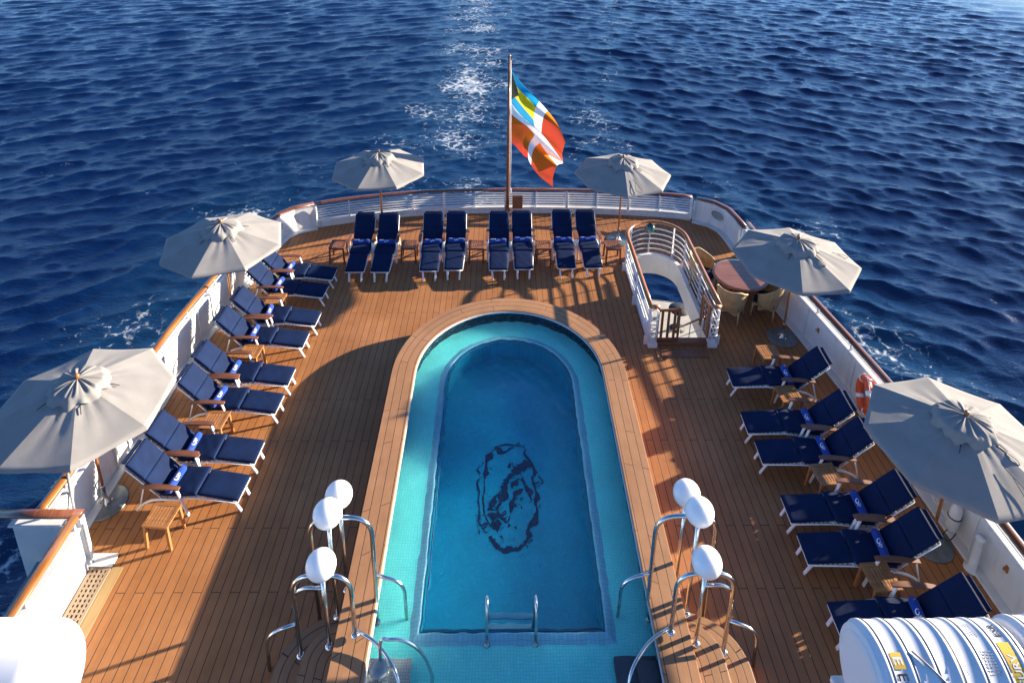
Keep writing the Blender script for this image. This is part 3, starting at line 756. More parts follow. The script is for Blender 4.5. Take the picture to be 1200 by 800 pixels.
def corner(pts, label, sgn):
    """plated corner between side bulwark and stern rail, with an oval mooring hole"""
    o = Vector((*pts[0], 0)); T = thing('mooring_corner', label, 'bulwark corner', o)
    P = [Vector((x, y, 0))-o for x, y in pts]
    m = MB(); m.sweep(P, [(0, 0), (-.08, .60), (-.07, .645), (-.23, .645), (-.23, -.02), (-.02, -.02)]); m.build('plating', 'white', T)
    m = MB(); m.sweep([p+Vector((0, 0, .002)) for p in P], [(.16, 0), (.16, .03), (.003, .03), (.003, 0)]); m.build('waterway', 'white', T)
    m = MB(); prof = [(-.15+.085*math.cos(a), .677+.034*math.sin(a)) for a in [2*PI*i/14 for i in range(14)]]
    m.sweep(P, prof, smooth=True); m.build('cap_rail', 'varnish_dark', T)
    i = len(P)//2; a, b = P[i-1], P[i]; c = (a+b)/2; d = (b-a).normalized(); nr = Vector((d.y, -d.x, 0))
    nrm = (nr*1+Vector((0, 0, .15))).normalized(); up = nrm.cross(d)
    if up.z < 0: up = -up
    ctr = c+nr*(-.05)+Vector((0, 0, .38))
    m = MB(); m.tube([ctr+nrm*.012+d*.24*math.cos(w)+up*.15*math.sin(w) for w in [2*PI*k/28 for k in range(28)]], .028, 8, closed=True); m.build('fairlead_ring', 'white', T)
    m = MB(); q = [ctr+nrm*.008+d*.23*math.cos(w)+up*.14*math.sin(w) for w in [2*PI*k/28 for k in range(28)]]
    m.add(q, [tuple(range(28))]); m.build('fairlead_opening', 'grey_metal', T)
    for t_ in (0, -1):
        m = MB(); p = P[t_]; m.box((p.x, p.y, .32), (.06, .06, .62)); m.build('end_post', 'white', T, .012)
corner([(-6.0, 15.36), (-5.96, 15.75), (-5.85, 16.2), (-5.6, 16.5), (-5.12, 16.735)], 'white plated corner with mooring hole where left bulwark meets the stern rail', -1)
corner([(5.68, 17.165), (6.1, 16.92), (6.33, 16.6), (6.4, 16.2), (6.44, 15.62)], 'white plated corner with mooring hole where right bulwark meets the stern rail', 1)

def stern_rail():
    path = [p for p in STERN_S if -5.15 < p[0] < 5.72]
    o = Vector((.25, 17.6, 0)); T = thing('stern_rail', 'white louvred rail with dark wooden cap curving round the stern', 'railing', o)
    P = [Vector((x, y, 0))-o for x, y in path]
    m = MB(); m.sweep(P, [(.05, 0), (.05, .025), (0, .03), (-.0, .17), (-.09, .18), (-.09, -.02), (.03, -.02)]); m.build('kerb', 'white', T)
    for k in range(6):
        z = .225+k*.068; off = -.04-.016*k
        m = MB(); m.sweep([p+Vector((0, 0, z)) for p in P], [(off+.02, -.01), (off+.02, .0), (off-.02, .018), (off-.02, .008)]); m.build('rail_bar', 'white', T)
    m = MB(); prof = [(-.15+.085*math.cos(a), .675+.033*math.sin(a)) for a in [2*PI*i/14 for i in range(14)]]
    m.sweep(P, prof, smooth=True); m.build('cap_rail', 'varnish_dark', T)
    for i, (p, d) in enumerate(resample(path, .92)):
        p = p-o; q = Vector((d.y, -d.x, 0))
        m = MB()
        if i % 2 == 0: m.bar(p+q*.05+Vector((0, 0, .06)), p-q*.12+Vector((0, 0, .655)), .045, .07, d)
        else: m.bar(p-q*.05+Vector((0, 0, .17)), p-q*.15+Vector((0, 0, .655)), .03, .03, d)
        m.build('stanchion', 'white', T)
stern_rail()
T = thing('name_board', 'small plain brown board fixed to the stern rail beside the flagpole', 'board', (.56, 17.50, .20))
m = MB(); m.box((0, 0, .2), (.30, .03, .40), Matrix.Rotation(math.radians(-9), 3, 'X')); m.build('board', 'teak_dark', T, .006)
m = MB(); m.box((0, .0, .012), (.34, .06, .02)); m.build('ledge', 'white', T, .004)

# flagpole and flag
T = thing('flagpole', 'tall brown wooden flagpole rising from the stern rail', 'flagpole', (.27, 17.48, 0))
m = MB(); m.tube([(0, 0, 0), (0, .06, 2.4), (0, .12, 4.78)], .05, 14, rr=[.05, .042, .03]); m.build('pole', 'teak_dark', T)
m = MB(); m.lathe([(.0001, .1), (.035, .085), (.05, .05), (.035, .015), (.02, 0)], 16, (0, .12, 4.77)); m.build('truck', 'varnish', T)
m = MB(); m.lathe([(.075, 0), (.075, .2), (.053, .24)], 18); m.build('socket', 'teak_dark', T)
m = MB(); m.tube([(.05, -.03, .75), (.052, .0, 2.0), (.045, .08, 4.7)], .007, 6); m.tube([(.075, -.03, .72), (.085, .02, 2.0), (.05, .1, 4.7)], .006, 6); m.build('halyard', 'white', T)
m = MB(); m.tube([(.07+.03*math.cos(a), -.05, .78+.1*math.sin(a)) for a in [2*PI*i/20 for i in range(20)]], .012, 6, closed=True); m.build('halyard_coil', 'white', T)

def build_flag():
    NU, NV = 132, 84
    top = smooth_path([(.33, 17.58, 4.42), (.62, 17.80, 3.98), (1.02, 18.1, 3.46), (1.45, 18.4, 2.86), (1.80, 18.65, 2.26), (2.06, 18.85, 1.62)], 40)
    bot = smooth_path([(.33, 17.56, 2.32), (.55, 17.72, 2.06), (.82, 17.95, 1.72), (.98, 18.15, 1.30), (1.22, 18.4, .85), (1.66, 18.65, .38)], 40)
    vs = []
    for i in range(NU+1):
        u = i/NU; a = top[min(200, int(u*200))]; b = bot[min(200, int(u*200))]
        for j in range(NV+1):
            v = j/NV; p = a.lerp(b, v)
            env = min(1, u*3.2)
            # folds hang along the flag's sag
            ph = 9.2*v+2.4*u
            w = .17*math.sin(ph-.6)+.07*math.sin(2.1*ph+3*u+1)
            s = .10*math.cos(ph-.2)
            bell = math.sin(PI*min(1, max(0, v)))**.4
            p = p+Vector((s*env*bell*.7, w*env, s*env*bell*.45))
            # lower hoist corner flops over
            k = max(0, 1-abs(u-.25)/.25)*max(0, (v-.62)/.38); p = p+Vector((.12*k, -.10*k, -.20*k))
            vs.append(p)
    m = MB(); fs = []; mi = []
    for i in range(NU):
        for j in range(NV):
            u = (i+.5)/NU; v = (j+.5)/NV
            if u < .46 and v < .44:
                U = u/.46; V = v/.44; t = 1-abs(V-.5)*2
                c = 4 if U < .42*t else (3 if abs(V-.5) < 1/6 else 2)
                c = {4: 4, 3: 3, 2: 2}[c]
            elif abs(u-.52) < .068 or abs(v-.5) < .105: c = 1
            else: c = 0
            k = i*(NV+1)+j; fs.append((k, k+1, k+NV+2, k+NV+1)); mi.append(c)
    o0 = Vector((.33, 17.58, 2.32)); m.v = [tuple(p-o0) for p in vs]; m.f = fs; m.mi = mi; m.sm = [True]*len(fs)
    T = thing('flag', 'red ensign with white cross and blue, gold and black corner, drooping from the flagpole', 'flag', o0)
    m.build('cloth', ['flag_red', 'flag_white', 'flag_blue', 'flag_gold', 'flag_black'], T, recalc=False)
    m = MB(); m.tube([(-.012, 0, 0), (-.012, .01, 1.0), (-.012, 0, 2.1)], .016, 8); m.build('hoist_band', 'flag_white', T)
build_flag()

# ------------------------------------------------------------------ parasols
def make_umbrella(seed):
    rng = random.Random(seed); R, ZR, ZT = 1.28, 2.03, 2.43
    T = thing('umbrella', '', 'umbrella', (0, 0, 0), 0, 'off white umbrellas on grey disc bases')
    tips = [2*PI*(i+.5)/8 for i in range(8)]; NA, NR = 12, 18
    m = MB(); vs = []; fs = []; NT_ = 8*NA
    ph = [rng.uniform(0, 6) for _ in range(8)]
    for j in range(NR+1):
        t = .05+.95*j/NR
        for i in range(NT_):
            k, f = divmod(i, NA); f /= NA
            a0 = tips[k]; a1 = a0+2*PI/8
            x = (math.cos(a0)*(1-f)+math.cos(a1)*f)*R*t; y = (math.sin(a0)*(1-f)+math.sin(a1)*f)*R*t
            rib = ZT-(ZT-ZR)*(t**1.06)
            sag = .032*math.sin(PI*f)*t*(1.15-.5*t)
            wr = .006*math.sin(f*17+ph[k]+t*3)*math.sin(PI*f)*(1-t)*2+.004*math.sin(t*13+ph[k]*2+f*4)*math.sin(PI*f)
            vs.append((x, y, rib-sag+wr))
    for j in range(NR):
        for i in range(NT_):
            fs.append((j*NT_+i, j*NT_+(i+1) % NT_, (j+1)*NT_+(i+1) % NT_, (j+1)*NT_+i))
    b = (NR)*NT_; c = len(vs)
    vs += [(vs[b+i][0]*.998, vs[b+i][1]*.998, vs[b+i][2]-.055*(.5+.5*abs(math.cos(PI*((i % NA)/NA))))) for i in range(NT_)]     # valance hem
    for i in range(NT_): fs.append((b+i, b+(i+1) % NT_, c+(i+1) % NT_, c+i))
    m.add(vs, fs, True)
    cn = m.build('canopy', 'canvas', T)
    # mark gore edges sharp
    me = cn.data; bm = bmesh.new(); bm.from_mesh(me)
    for e in bm.edges:
        i0, i1 = e.verts[0].index, e.verts[1].index
        if i0 % NA == 0 and i1 % NA == 0 and i0 % NT_ == i1 % NT_: e.smooth = False
    bm.to_mesh(me); bm.free()
    # crown cap, gathered round the finial
    m = MB(); vs = []; fs = []; n = 96; K = 14; pz = [rng.uniform(0, 6.28) for _ in range(4)]
    for j in range(K+1):
        t = j/K
        for i in range(n):
            a = 2*PI*i/n
            puck = math.sin(a*13+pz[0]+1.1*math.sin(a*3+pz[1]))*.42+math.sin(a*23+pz[1]+.7*math.sin(a*5)+2*t)*.38+math.sin(a*5+pz[2]-1.5*t)*.4
            r = (.03+.39*t)*(1+.06*math.sin(a*8+pz[3])*t)
            z = ZT+.06-.085*t**1.4+puck*.021*math.sin(PI*min(1, t*1.05))**.6*(1 if t < .8 else .7)
            if t > .8:
                q = (t-.8)/.2; z -= .11*q**1.3*(1+.4*math.sin(a*8+pz[3])); r += .02*q*math.sin(a*13+pz[1])
            vs.append((r*math.cos(a), r*math.sin(a), z))
    for j in range(K):
        for i in range(n): fs.append((j*n+i, j*n+(i+1) % n, (j+1)*n+(i+1) % n, (j+1)*n+i))
    m.add(vs, fs, True); m.build('crown_cap', 'canvas', T)
    m = MB(); m.lathe([(.0001, .09), (.028, .082), (.04, .055), (.03, .02), (.02, 0), (.05, -.012)], 16, (0, 0, ZT+.05)); m.build('finial', 'varnish', T)
    m = MB(); m.tube([(0, 0, .34), (0, 0, ZT)], .024, 12); m.build('pole', 'varnish', T)
    m = MB(); m.lathe([(.32, 0), (.322, .012), (.31, .018), (.0001, .02)], 48); m.build('base_disc', 'disc', T)
    m = MB(); m.lathe([(.05, .02), (.05, .03), (.03, .04), (.03, .36), (.034, .36), (.034, .38), (.025, .38)], 16)
    for k in range(4):
        a = PI/2*k+.5; m.lathe([(.02, .018), (.02, .045), (.0001, .05)], 8, (.085*math.cos(a), .085*math.sin(a), 0))
        m.bar((.085*math.cos(a), .085*math.sin(a), .03), (.02*math.cos(a), .02*math.sin(a), .12), .012, .03)
    m.build('base_tube', 'steel', T)
    for a in tips:
        m = MB(); m.bar((.05*math.cos(a), .05*math.sin(a), ZT-.06), (R*.985*math.cos(a), R*.985*math.sin(a), ZR-.03), .022, .02)
        m.bar((.04*math.cos(a), .04*math.sin(a), 1.86), (R*.52*math.cos(a), R*.52*math.sin(a), ZT-(ZT-ZR)*.52-.045), .018, .016); m.build('rib', 'teak', T)
    m = MB(); m.lathe([(.05, 1.82), (.05, 1.9), (.03, 1.92)], 12); m.build('slider', 'teak', T)
    return T
def add_cord(T, a, r0_, r1_, loops=1):
    m = MB(); R, ZR, ZT = 1.28, 2.03, 2.43
    def s(r, da, h=.012): x, y = r*math.cos(a+da), r*math.sin(a+da); return (x, y, ZT-(ZT-ZR)*r/R*1.0+h)
    p = smooth_path([s(r0_, 0), s((r0_+r1_)/2, .05), s(r1_, .08), s(r1_+.06, .02), s(r1_-.02, -.05), s((r0_+r1_)/2+.05, -.03), s(r0_+.12, .02)], 6)
    m.tube(p, .0055, 6); m.build('tie_cord', 'cord', T)
ulist = [(-6.30, 8.24, .02, 'large umbrella nearest the camera beside the left bulwark and gangway'),
         (-5.93, 12.72, .30, 'umbrella hanging over the left bulwark near the stern corner'),
         (-3.20, 16.36, .12, 'umbrella at the stern left of the flagpole'),
         (3.30, 16.10, .33, 'umbrella at the stern right of the flag'),
         (6.28, 12.15, .10, 'umbrella shading the round table on the right'),
         (6.72, 7.50, .16, 'umbrella nearest the camera on the right with a cord loop')]
CORDS = {3: [(4.9, .72, 1.12)], 4: [(-.12, .72, 1.0), (5.2, .38, .62)], 5: [(4.95, .66, 1.16), (5.3, .42, .66)]}
for i, (x, y, rz, lab) in enumerate(ulist):
    T = make_umbrella(20+i); T.location = (x, y, .002); T.rotation_euler = (0, 0, rz); T['label'] = 'off white ' + lab
    for c in CORDS.get(i, []): add_cord(T, c[0]-rz, c[1], c[2])

for ob in list(COL.objects):
    if ob.get('category') == 'umbrella':
        for a in (5.25, .15, 3.9):
            m = MB(); R, ZR, ZT = 1.28, 2.03, 2.43
            def s_(r, h=.012): return (r*math.cos(a), r*math.sin(a), ZT-(ZT-ZR)*r/R+h)
            m.tube([s_(.40, .0), s_(.45, .02), s_(.55)], .007, 6); m.build('tie_cord', 'cord', ob)

# ------------------------------------------------------------------ deck loungers
def pad(L, W, t, seams=(), nx=40, ny=18, puff=1.0, seed=0):
    """upholstered pad lying along x from 0 to L, bottom at z=0"""
    q_ = random.Random(seed); cr = [(q_.uniform(7, 26), q_.uniform(-16, 16), q_.uniform(0, 6), q_.uniform(.2, 1)) for _ in range(7)]
    def h(u, w):
        e = (1-abs(2*u-1)**10)*(1-abs(2*w-1)**10); k = max(0, e)**.28
        for s in seams: k *= 1-.42*math.exp(-((u*L-s)/.014)**2)
        return t*.5*k*(1+.14*puff*math.sin(PI*u)*math.sin(PI*w)+.022*sum(a*math.sin(f*u+g*w+p) for f, g, p, a in cr))
    vs = []; fs = []
    def us(i, n):
        q = i/n; return .5-.5*math.cos(PI*q)*(1-.0) if False else q
    grid = sorted(set([i/nx for i in range(nx+1)]+[.008, .02, .98, .992]+[x for s in seams for x in ((s-.02)/L, (s-.008)/L, s/L, (s+.008)/L, (s+.02)/L)]))
    gy = sorted(set([j/ny for j in range(ny+1)]+[.012, .03, .97, .988]))
    A, B = len(grid), len(gy)
    for sgn in (1, -1):
        for u in grid:
            for w in gy: vs.append((u*L, (w-.5)*W, t*.5+sgn*h(u, w)))
    for s in range(2):
        o = s*A*B
        for i in range(A-1):
            for j in range(B-1):
                q = (o+i*B+j, o+(i+1)*B+j, o+(i+1)*B+j+1, o+i*B+j+1); fs.append(q if s == 0 else q[::-1])
    return vs, fs
def put(vs, p, ang):
    """turn about y so that +x climbs by ang, then move"""
    c, s = math.cos(ang), math.sin(ang)
    return [(p[0]+x*c-z*s, p[1]+y, p[2]+x*s+z*c) for x, y, z in vs]
BK = (-1.22, 0, .30)
def make_lounger(BA=math.radians(180-47), seed=0):
    rg = random.Random(seed)
    T = thing('deck_lounger', '', 'lounger', (0, 0, 0))
    W = .50
    # foot pad, seat pad, back pad
    vs, fs = pad(.66, .46, .065, (), seed=seed*3+1); m = MB(); m.add(put(vs, (-.64, 0, .355), math.atan2(-.07, .66)), fs, True); m.build('foot_cushion', 'navy', T)
    vs, fs = pad(.60, .515, .08, (), seed=seed*3+2); m = MB(); m.add(put(vs, (-1.24, 0, .315), math.atan2(.05, .6)), fs, True); m.build('seat_cushion', 'navy', T)
    vs, fs = pad(.74, .525, .08, (.36,), seed=seed*3+3); m = MB(); v2 = put([(x, y, -z) for x, y, z in vs], (BK[0]-.02, 0, BK[2]+.05), BA)
    m.add(v2, fs, True); m.build('back_cushion', 'navy', T)
    m = MB(); v, f = pad(.06, .46, .03, (), 8, 10); m.add(put([(x, y, -z) for x, y, z in v], (BK[0]-.02-.74*math.cos(PI-BA), 0, BK[2]+.05+.73*math.sin(BA)), BA+.5), f, True); m.build('head_flap', 'navy', T)
    # white frame
    m = MB(); r = .012
    top = (BK[0]+.76*math.cos(BA), BK[2]+.76*math.sin(BA))
    for s in (-1, 1):
        m.tube([(BK[0]-.0, s*.262, BK[2]-.005), (top[0]-.0, s*.262, top[1])], r, 8)
        m.tube([(BK[0]-.02, s*.262, BK[2]-.01), (-.62, s*.258, .345), (0.0, s*.225, .275)], r, 8)
    m.tube([(top[0], -.262, top[1]), (top[0], .262, top[1])], r, 8)
    m.tube([(0.0, -.225, .275), (0.0, .225, .275)], r, 8); m.tube([(-.62, -.258, .345), (-.62, .258, .345)], r, 8); m.tube([(BK[0], -.26, BK[2]), (BK[0], .26, BK[2])], r, 8)
    m.build('frame', 'white_metal', T)
    m = MB()
    for k in range(9):
        t = (k+.5)/9; m.box((-.62*(1-t), 0, .345*(1-t)+.275*t), (.045, .45, .012), Matrix.Rotation(math.atan2(.07, .62), 3, 'Y'))
    for k in range(7):
        t = (k+.5)/7; m.box((BK[0]*(1-t)-.62*t, 0, .295*(1-t)+.345*t), (.05, .50, .012))
    for k in range(8):
        t = (k+.7)/8.4; m.box((BK[0]+.76*t*math.cos(BA), 0, BK[2]+.76*t*math.sin(BA)-.012), (.05, .50, .012), Matrix.Rotation(PI-BA, 3, 'Y'))
    m.build('slats', 'white_metal', T)
    for s in (-1, 1):
        m = MB(); m.bar((-.12, s*.16, .275), (-.0, s*.145, 0.0), .045, .026); m.build('leg', 'white_metal', T, .005)
        m = MB(); m.bar((-.93, s*.295, .555), (-.80, s*.285, 0.0), .045, .026); m.build('leg', 'white_metal', T, .005)
        m = MB(); m.tube(smooth_path([(-1.66, s*.27, .0), (-1.56, s*.272, .13), (-1.40, s*.278, .24), (-1.22, s*.28, .29), (-1.0, s*.285, .31), (-.88, s*.29, .33)], 5), .019, 8); m.build('leg', 'white_metal', T)
        m = MB(); m.tube([(-1.60, s*.272, .07), (-1.46, s*.276, .54)], .013, 8); m.build('strut', 'white_metal', T)
        m = MB(); pth = [(-1.50, s*.30, .545), (-1.25, s*.305, .575), (-1.0, s*.305, .585), (-.86, s*.305, .575)]
        for a, b in zip(pth[:-1], pth[1:]): pass
        P = smooth_path(pth, 5); v = []; f = []
        for k, p in enumerate(P):
            w = .032+.012*math.sin(PI*k/(len(P)-1))
            v += [(p.x, p.y-w, p.z-.012), (p.x, p.y+w, p.z-.012), (p.x, p.y+w, p.z+.012), (p.x, p.y-w, p.z+.012)]
        for k in range(len(P)-1):
            for j in range(4): f.append((k*4+j, k*4+(j+1) % 4, k*4+4+(j+1) % 4, k*4+4+j))
        f += [(0, 1, 2, 3), tuple(len(v)-4+j for j in range(4))]
        m.add(v, f); m.build('armrest', 'teak_dark', T, .006)
    return T
def make_towel():
    T = thing('rolled_towel', '', 'towel', (0, 0, 0))
    R, Lh = .062, .225
    m = MB(); n = 30; K = 22; vs = []; fs = []
    for k in range(K+1):
        y = -Lh+2*Lh*k/K; e = 1-max(0, (abs(y)-Lh+.03)/.03)**2*.35
        for i in range(n):
            a = 2*PI*i/n; r = R*e*(1+.02*math.sin(3*a+y*9)+.012*math.sin(y*40+a*2))
            if i == 0: r *= 1.05
            vs.append((r*math.cos(a), y, r*math.sin(a)))
    for k in range(K):
        for i in range(n): fs.append((k*n+i, k*n+(i+1) % n, k*n+n+(i+1) % n, k*n+n+i))
    m.add(vs, fs, True)
    # spiral ends
    for y in (-Lh, Lh):
        pth = [(R*.8*(1-q/40)*math.cos(q*.5), y, R*.8*(1-q/40)*math.sin(q*.5)) for q in range(38)]
        m.tube(pth, .006, 5); m.add([(R*.66*math.cos(2*PI*i/16), y*.985, R*.66*math.sin(2*PI*i/16)) for i in range(16)], [tuple(range(16))])
    m.build('roll', 'towel', T)
    # woven white swirl on the roll
    m = MB()
    def on(a, y, k=1.035): return (R*k*math.cos(a), y, R*k*math.sin(a))
    def stroke(pts, w):
        P = smooth_path([(y, a*R, 0) for y, a in pts], 6); n = len(P); l = []; r_ = []
        for i, p in enumerate(P):
            t = (P[min(n-1, i+1)]-P[max(0, i-1)]).normalized(); nn = Vector((-t.y, t.x, 0))*w*(.35+.65*math.sin(PI*(i+.3)/n))
            l.append(on((p+nn).y/R, (p+nn).x)); r_.append(on((p-nn).y/R, (p-nn).x))
        m.add(l+r_, [(i, i+1, n+i+1, n+i) for i in range(n-1)])
    stroke([(-.045, 1.55), (-.06, 1.2), (-.045, .72), (-.01, .62), (.012, .9), (-.005, 1.25), (-.025, 1.3)], .007)
    stroke([(.018, 1.5), (.035, 1.2), (.03, .8), (.05, .6)], .006)
    stroke([(.05, 1.45), (.065, 1.15), (.058, .85)], .005)
    m.build('emblem', 'mark', T, recalc=False)
    return T
def make_table(mat='teak'):
    T = thing('side_table', '', 'side table', (0, 0, 0))
    L, W, H = .40, .40, .46
    m = MB()
    for s in (-1, 1):
        m.box((0, s*(W/2-.025), H-.011), (L, .05, .022)); m.box((s*(L/2-.025), 0, H-.0115), (.05, W-.104, .022))
    for k in range(6): m.box((-L/2+.05+(L-.10)*(k+.5)/6, 0, H-.013), (.040, W-.104, .018))
    m.build('tabletop', mat, T, .003)
    m = MB()
    for s in (-1, 1): m.box((0, s*(W/2-.04), H-.05), (L-.09, .018, .05)); m.box((s*(L/2-.04), 0, H-.0505), (.018, W-.12, .05))
    m.build('apron', mat, T, .002)
    for sx in (-1, 1):
        for sy in (-1, 1):
            m = MB(); m.bar((sx*(L/2-.03), sy*(W/2-.03), H-.024), (sx*(L/2-.012), sy*(W/2-.012), 0), .042, .042, (0, 1, 0)); m.build('leg', mat, T, .003)
    return T
lngs = [make_lounger(math.radians(180-a), i) for i, a in enumerate((47, 45.5, 48.5, 46.5))]; twl = make_towel(); used = [0]
ORD = ['nearest', 'second', 'third', 'fourth', 'fifth', 'sixth', 'seventh', 'farthest']
def place_lounger(x, y, rz, lab, tlab, group):
    tp = Vector((-1.10, 0, .445)); R_ = Matrix.Rotation(rz, 3, 'Z'); tw = R_ @ tp+Vector((x, y, 0))
    tr = random.uniform(-.10, .10)
    rz += random.uniform(-.012, .012); k = used[0]; used[0] += 1; lng = lngs[k % 4]
    if k < 4:
        lng.location = (x, y, 0); lng.rotation_euler = (0, 0, rz); tag(lng, lab, None, group)
    else: dup(lng, (x, y, 0), rz, lab, group)
    tw = tw+R_ @ Vector((random.uniform(-.015, .03), random.uniform(-.03, .03), 0))
    if k == 0:
        twl.location = tw; twl.rotation_euler = (0, 0, rz+tr); tag(twl, tlab, None, 'rolled blue towels on the loungers')
    else: dup(twl, tw, rz+tr, tlab, 'rolled blue towels on the loungers')
lt = [(8.23, -.075), (8.92, -.055), (9.98, -.05), (10.67, -.04), (11.71, -.05), (12.08, -.02), (13.38, -.05), (14.06, -.03)]
lt[5] = (12.30, -.04)
lt = [(-4.06, 8.23, -.08), (-4.05, 8.92, -.04), (-4.04, 9.98, -.06), (-4.02, 10.67, -.05), (-4.03, 11.71, -.06), (-3.95, 12.40, -.04), (-4.03, 13.38, -.06), (-3.98, 14.06, -.05)]
OL = ['closest to the camera', 'second from the camera', 'third from the camera', 'fourth from the camera', 'fifth from the camera', 'sixth from the camera', 'seventh from the camera', 'farthest from the camera']
for i, (x, y, a) in enumerate(lt):
    place_lounger(x, y, a, f'sunlit navy cushioned lounger {OL[i]} in the row along the left bulwark', f'rolled royal blue towel on the left row lounger {OL[i]}', 'navy loungers along the left bulwark')
OB = ['leftmost', 'second from left', 'third from left', 'fourth from left', 'fourth from right', 'third from right', 'second from right', 'rightmost']
bk = [(-3.515, 14.17, .02), (-2.895, 14.17, .01), (-1.70, 14.22, .02), (-1.10, 14.26, .01), (.015, 14.26, .0), (.64, 14.30, 0), (1.715, 14.34, .0), (2.39, 14.36, .03)]
for i, (x, y, a) in enumerate(bk):
    place_lounger(x, y, -PI/2+a, f'shaded navy lounger {OB[i]} in the row facing the pool at the stern', f'rolled royal blue towel on the stern row lounger {OB[i]}', 'navy loungers at the stern')
OR = ['farthest from the camera', 'second from the table end', 'third from the table end', 'fourth from the table end', 'fifth from the table end', 'last one partly behind the white canister']
rt_ = [(4.60, 10.63, .05), (4.50, 9.52, .05), (4.53, 8.89, .07), (4.57, 7.82, .04), (4.56, 7.19, .04), (4.57, 6.20, .02)]
for i, (x, y, a) in enumerate(rt_):
    place_lounger(x, y, PI+(-a), f'shaded navy lounger on the right, {OR[i]}', f'rolled blue towel on the right row lounger {OR[i]}', 'navy loungers along the right bulwark')

tb = make_table('teak'); tb_shade = make_table('teak_dark'); u1 = [False]; u2 = [False]  # second table: same teak with the stern row's shade put into its colour
def place_table(x, y, rz, lab, dark=False):
    t, u = (tb_shade, u2) if dark else (tb, u1)
    g = 'small teak side tables between the loungers'
    if not u[0]: u[0] = True; t.location = (x, y, 0); t.rotation_euler = (0, 0, rz); tag(t, lab, None, g)
    else: dup(t, (x, y, 0), rz, lab, g)
place_table(-5.07, 7.66, -.10, 'orange teak side table in full view in front of the nearest left lounger')
place_table(-5.00, 9.47, -.06, 'teak side table between the second and third loungers on the left')
place_table(-4.98, 11.20, -.06, 'teak side table between the fourth and fifth loungers on the left')
place_table(-5.02, 12.90, -.05, 'teak side table between the sixth and seventh loungers on the left')
for x, lab in ((-4.13, 'shade-coloured slatted side table left of the whole stern row of loungers'), (-2.30, 'shade-coloured slatted side table right of the second stern lounger from left'), (-.56, 'shade-coloured slatted side table left of the flagpole between stern loungers'), (1.18, 'shade-coloured slatted side table right of the flagpole between stern loungers'), (2.98, 'shade-coloured slatted side table at the right end of the stern row')):
    place_table(x, 15.15, random.uniform(-.03, .03), lab, True)
place_table(5.55, 11.18, .08, 'teak side table beyond the farthest right lounger near the wicker chairs')
place_table(5.50, 10.06, .08, 'sunlit teak side table between the first two loungers on the right')
place_table(5.42, 8.33, .08, 'teak side table between the third and fourth right loungers')
place_table(5.42, 6.68, .06, 'teak side table between the right loungers just above the white canister')

# ------------------------------------------------------------------ stairwell with its railing, gates and stairs
def build_stair():
    T = thing('stairwell_railing', 'white barred railing with varnished handrail bent round the stairwell opening', 'railing', (SC, 11.95, 0))
    o = T.location.copy()
    def path(e, ys=11.95, n=22):
        r = SR+e; return [Vector((SC-r, ys, 0))-o]+[Vector((SC-r, ys+(SYB-ys)*k/4, 0))-o for k in range(1, 4)]+[Vector((SC-r*math.cos(PI*i/n), SYB+r*math.sin(PI*i/n), 0))-o for i in range(n+1)]+[Vector((SC+r, ys+(SYB-ys)*k/4, 0))-o for k in (3, 2, 1)]+[Vector((SC+r, ys, 0))-o]
    P = path(.11)
    m = MB(); m.sweep(path(.045, SYF), [(-.045, -.5), (-.05, -.5), (-.05, .0), (-.05, .085), (.05, .085), (.05, .002), (.035, .002), (.035, -.5)][1:]); m.build('kerb', 'white', T)
    for k in range(5):
        m = MB(); m.tube([p+Vector((0, 0, .20+.148*k)) for p in P], .0155, 8); m.build('rail_bar', 'white', T)
    m = MB(); pr = [(.052*math.cos(a), 1.0+.036*math.sin(a)) for a in [2*PI*i/14 for i in range(14)]]
    Q = [P[0]+Vector((.0, -.04, 0))]+P[1:-1]+[P[-1]+Vector((0, -.04, 0))]
    m.sweep(Q, pr, smooth=True); m.build('handrail', 'varnish', T)
    idx = [0, 2, 4, 9, 15, 21, 26, 28, len(P)-1]
    for i in idx:
        p = P[i]; d = (P[min(len(P)-1, i+1)]-P[max(0, i-1)]).normalized()
        m = MB(); m.bar(p+Vector((0, 0, -.0)), p+Vector((0, 0, .97)), .05, .016, d)
        q = Vector((-d.y, d.x, 0))
        m.bar(p+q*.035+Vector((0, 0, -.12)), p+q*.035+Vector((0, 0, .24)), .10, .014, d); m.build('post', 'white', T)
    for sx in (-1, 1):
        x = sx*(SR+.02)
        m = MB(); m.box((x, -.03, .055), (.20, .18, .11)); m.lathe([(.075, .11), (.07, .1105), (.06, .04)], 18, (x, -.03, .001)); m.build('corner_base', 'white', T, .012)
        m = MB()
        for dx in (-.075, .075): m.tube([(x+dx, -.06, .1), (x+dx, -.06, .9)], .015, 8)
        for z in (.3, .5, .7): m.tube([(x+.075*math.cos(a), -.06+.055*math.sin(a), z) for a in [2*PI*i/18 for i in range(18)]], .014, 8, closed=True)
        m.tube([(x-.075, -.06, .9), (x, -.06, .95), (x+.075, -.06, .9)], .015, 8); m.build('corner_cage', 'white', T)
        m = MB(); m.tube([(x-.10*sx*0-.09, -.05, 1.0), (x+.09, -.05, 1.0)], .045, 12); m.build('rail_end', 'varnish', T)
    return T
build_stair()
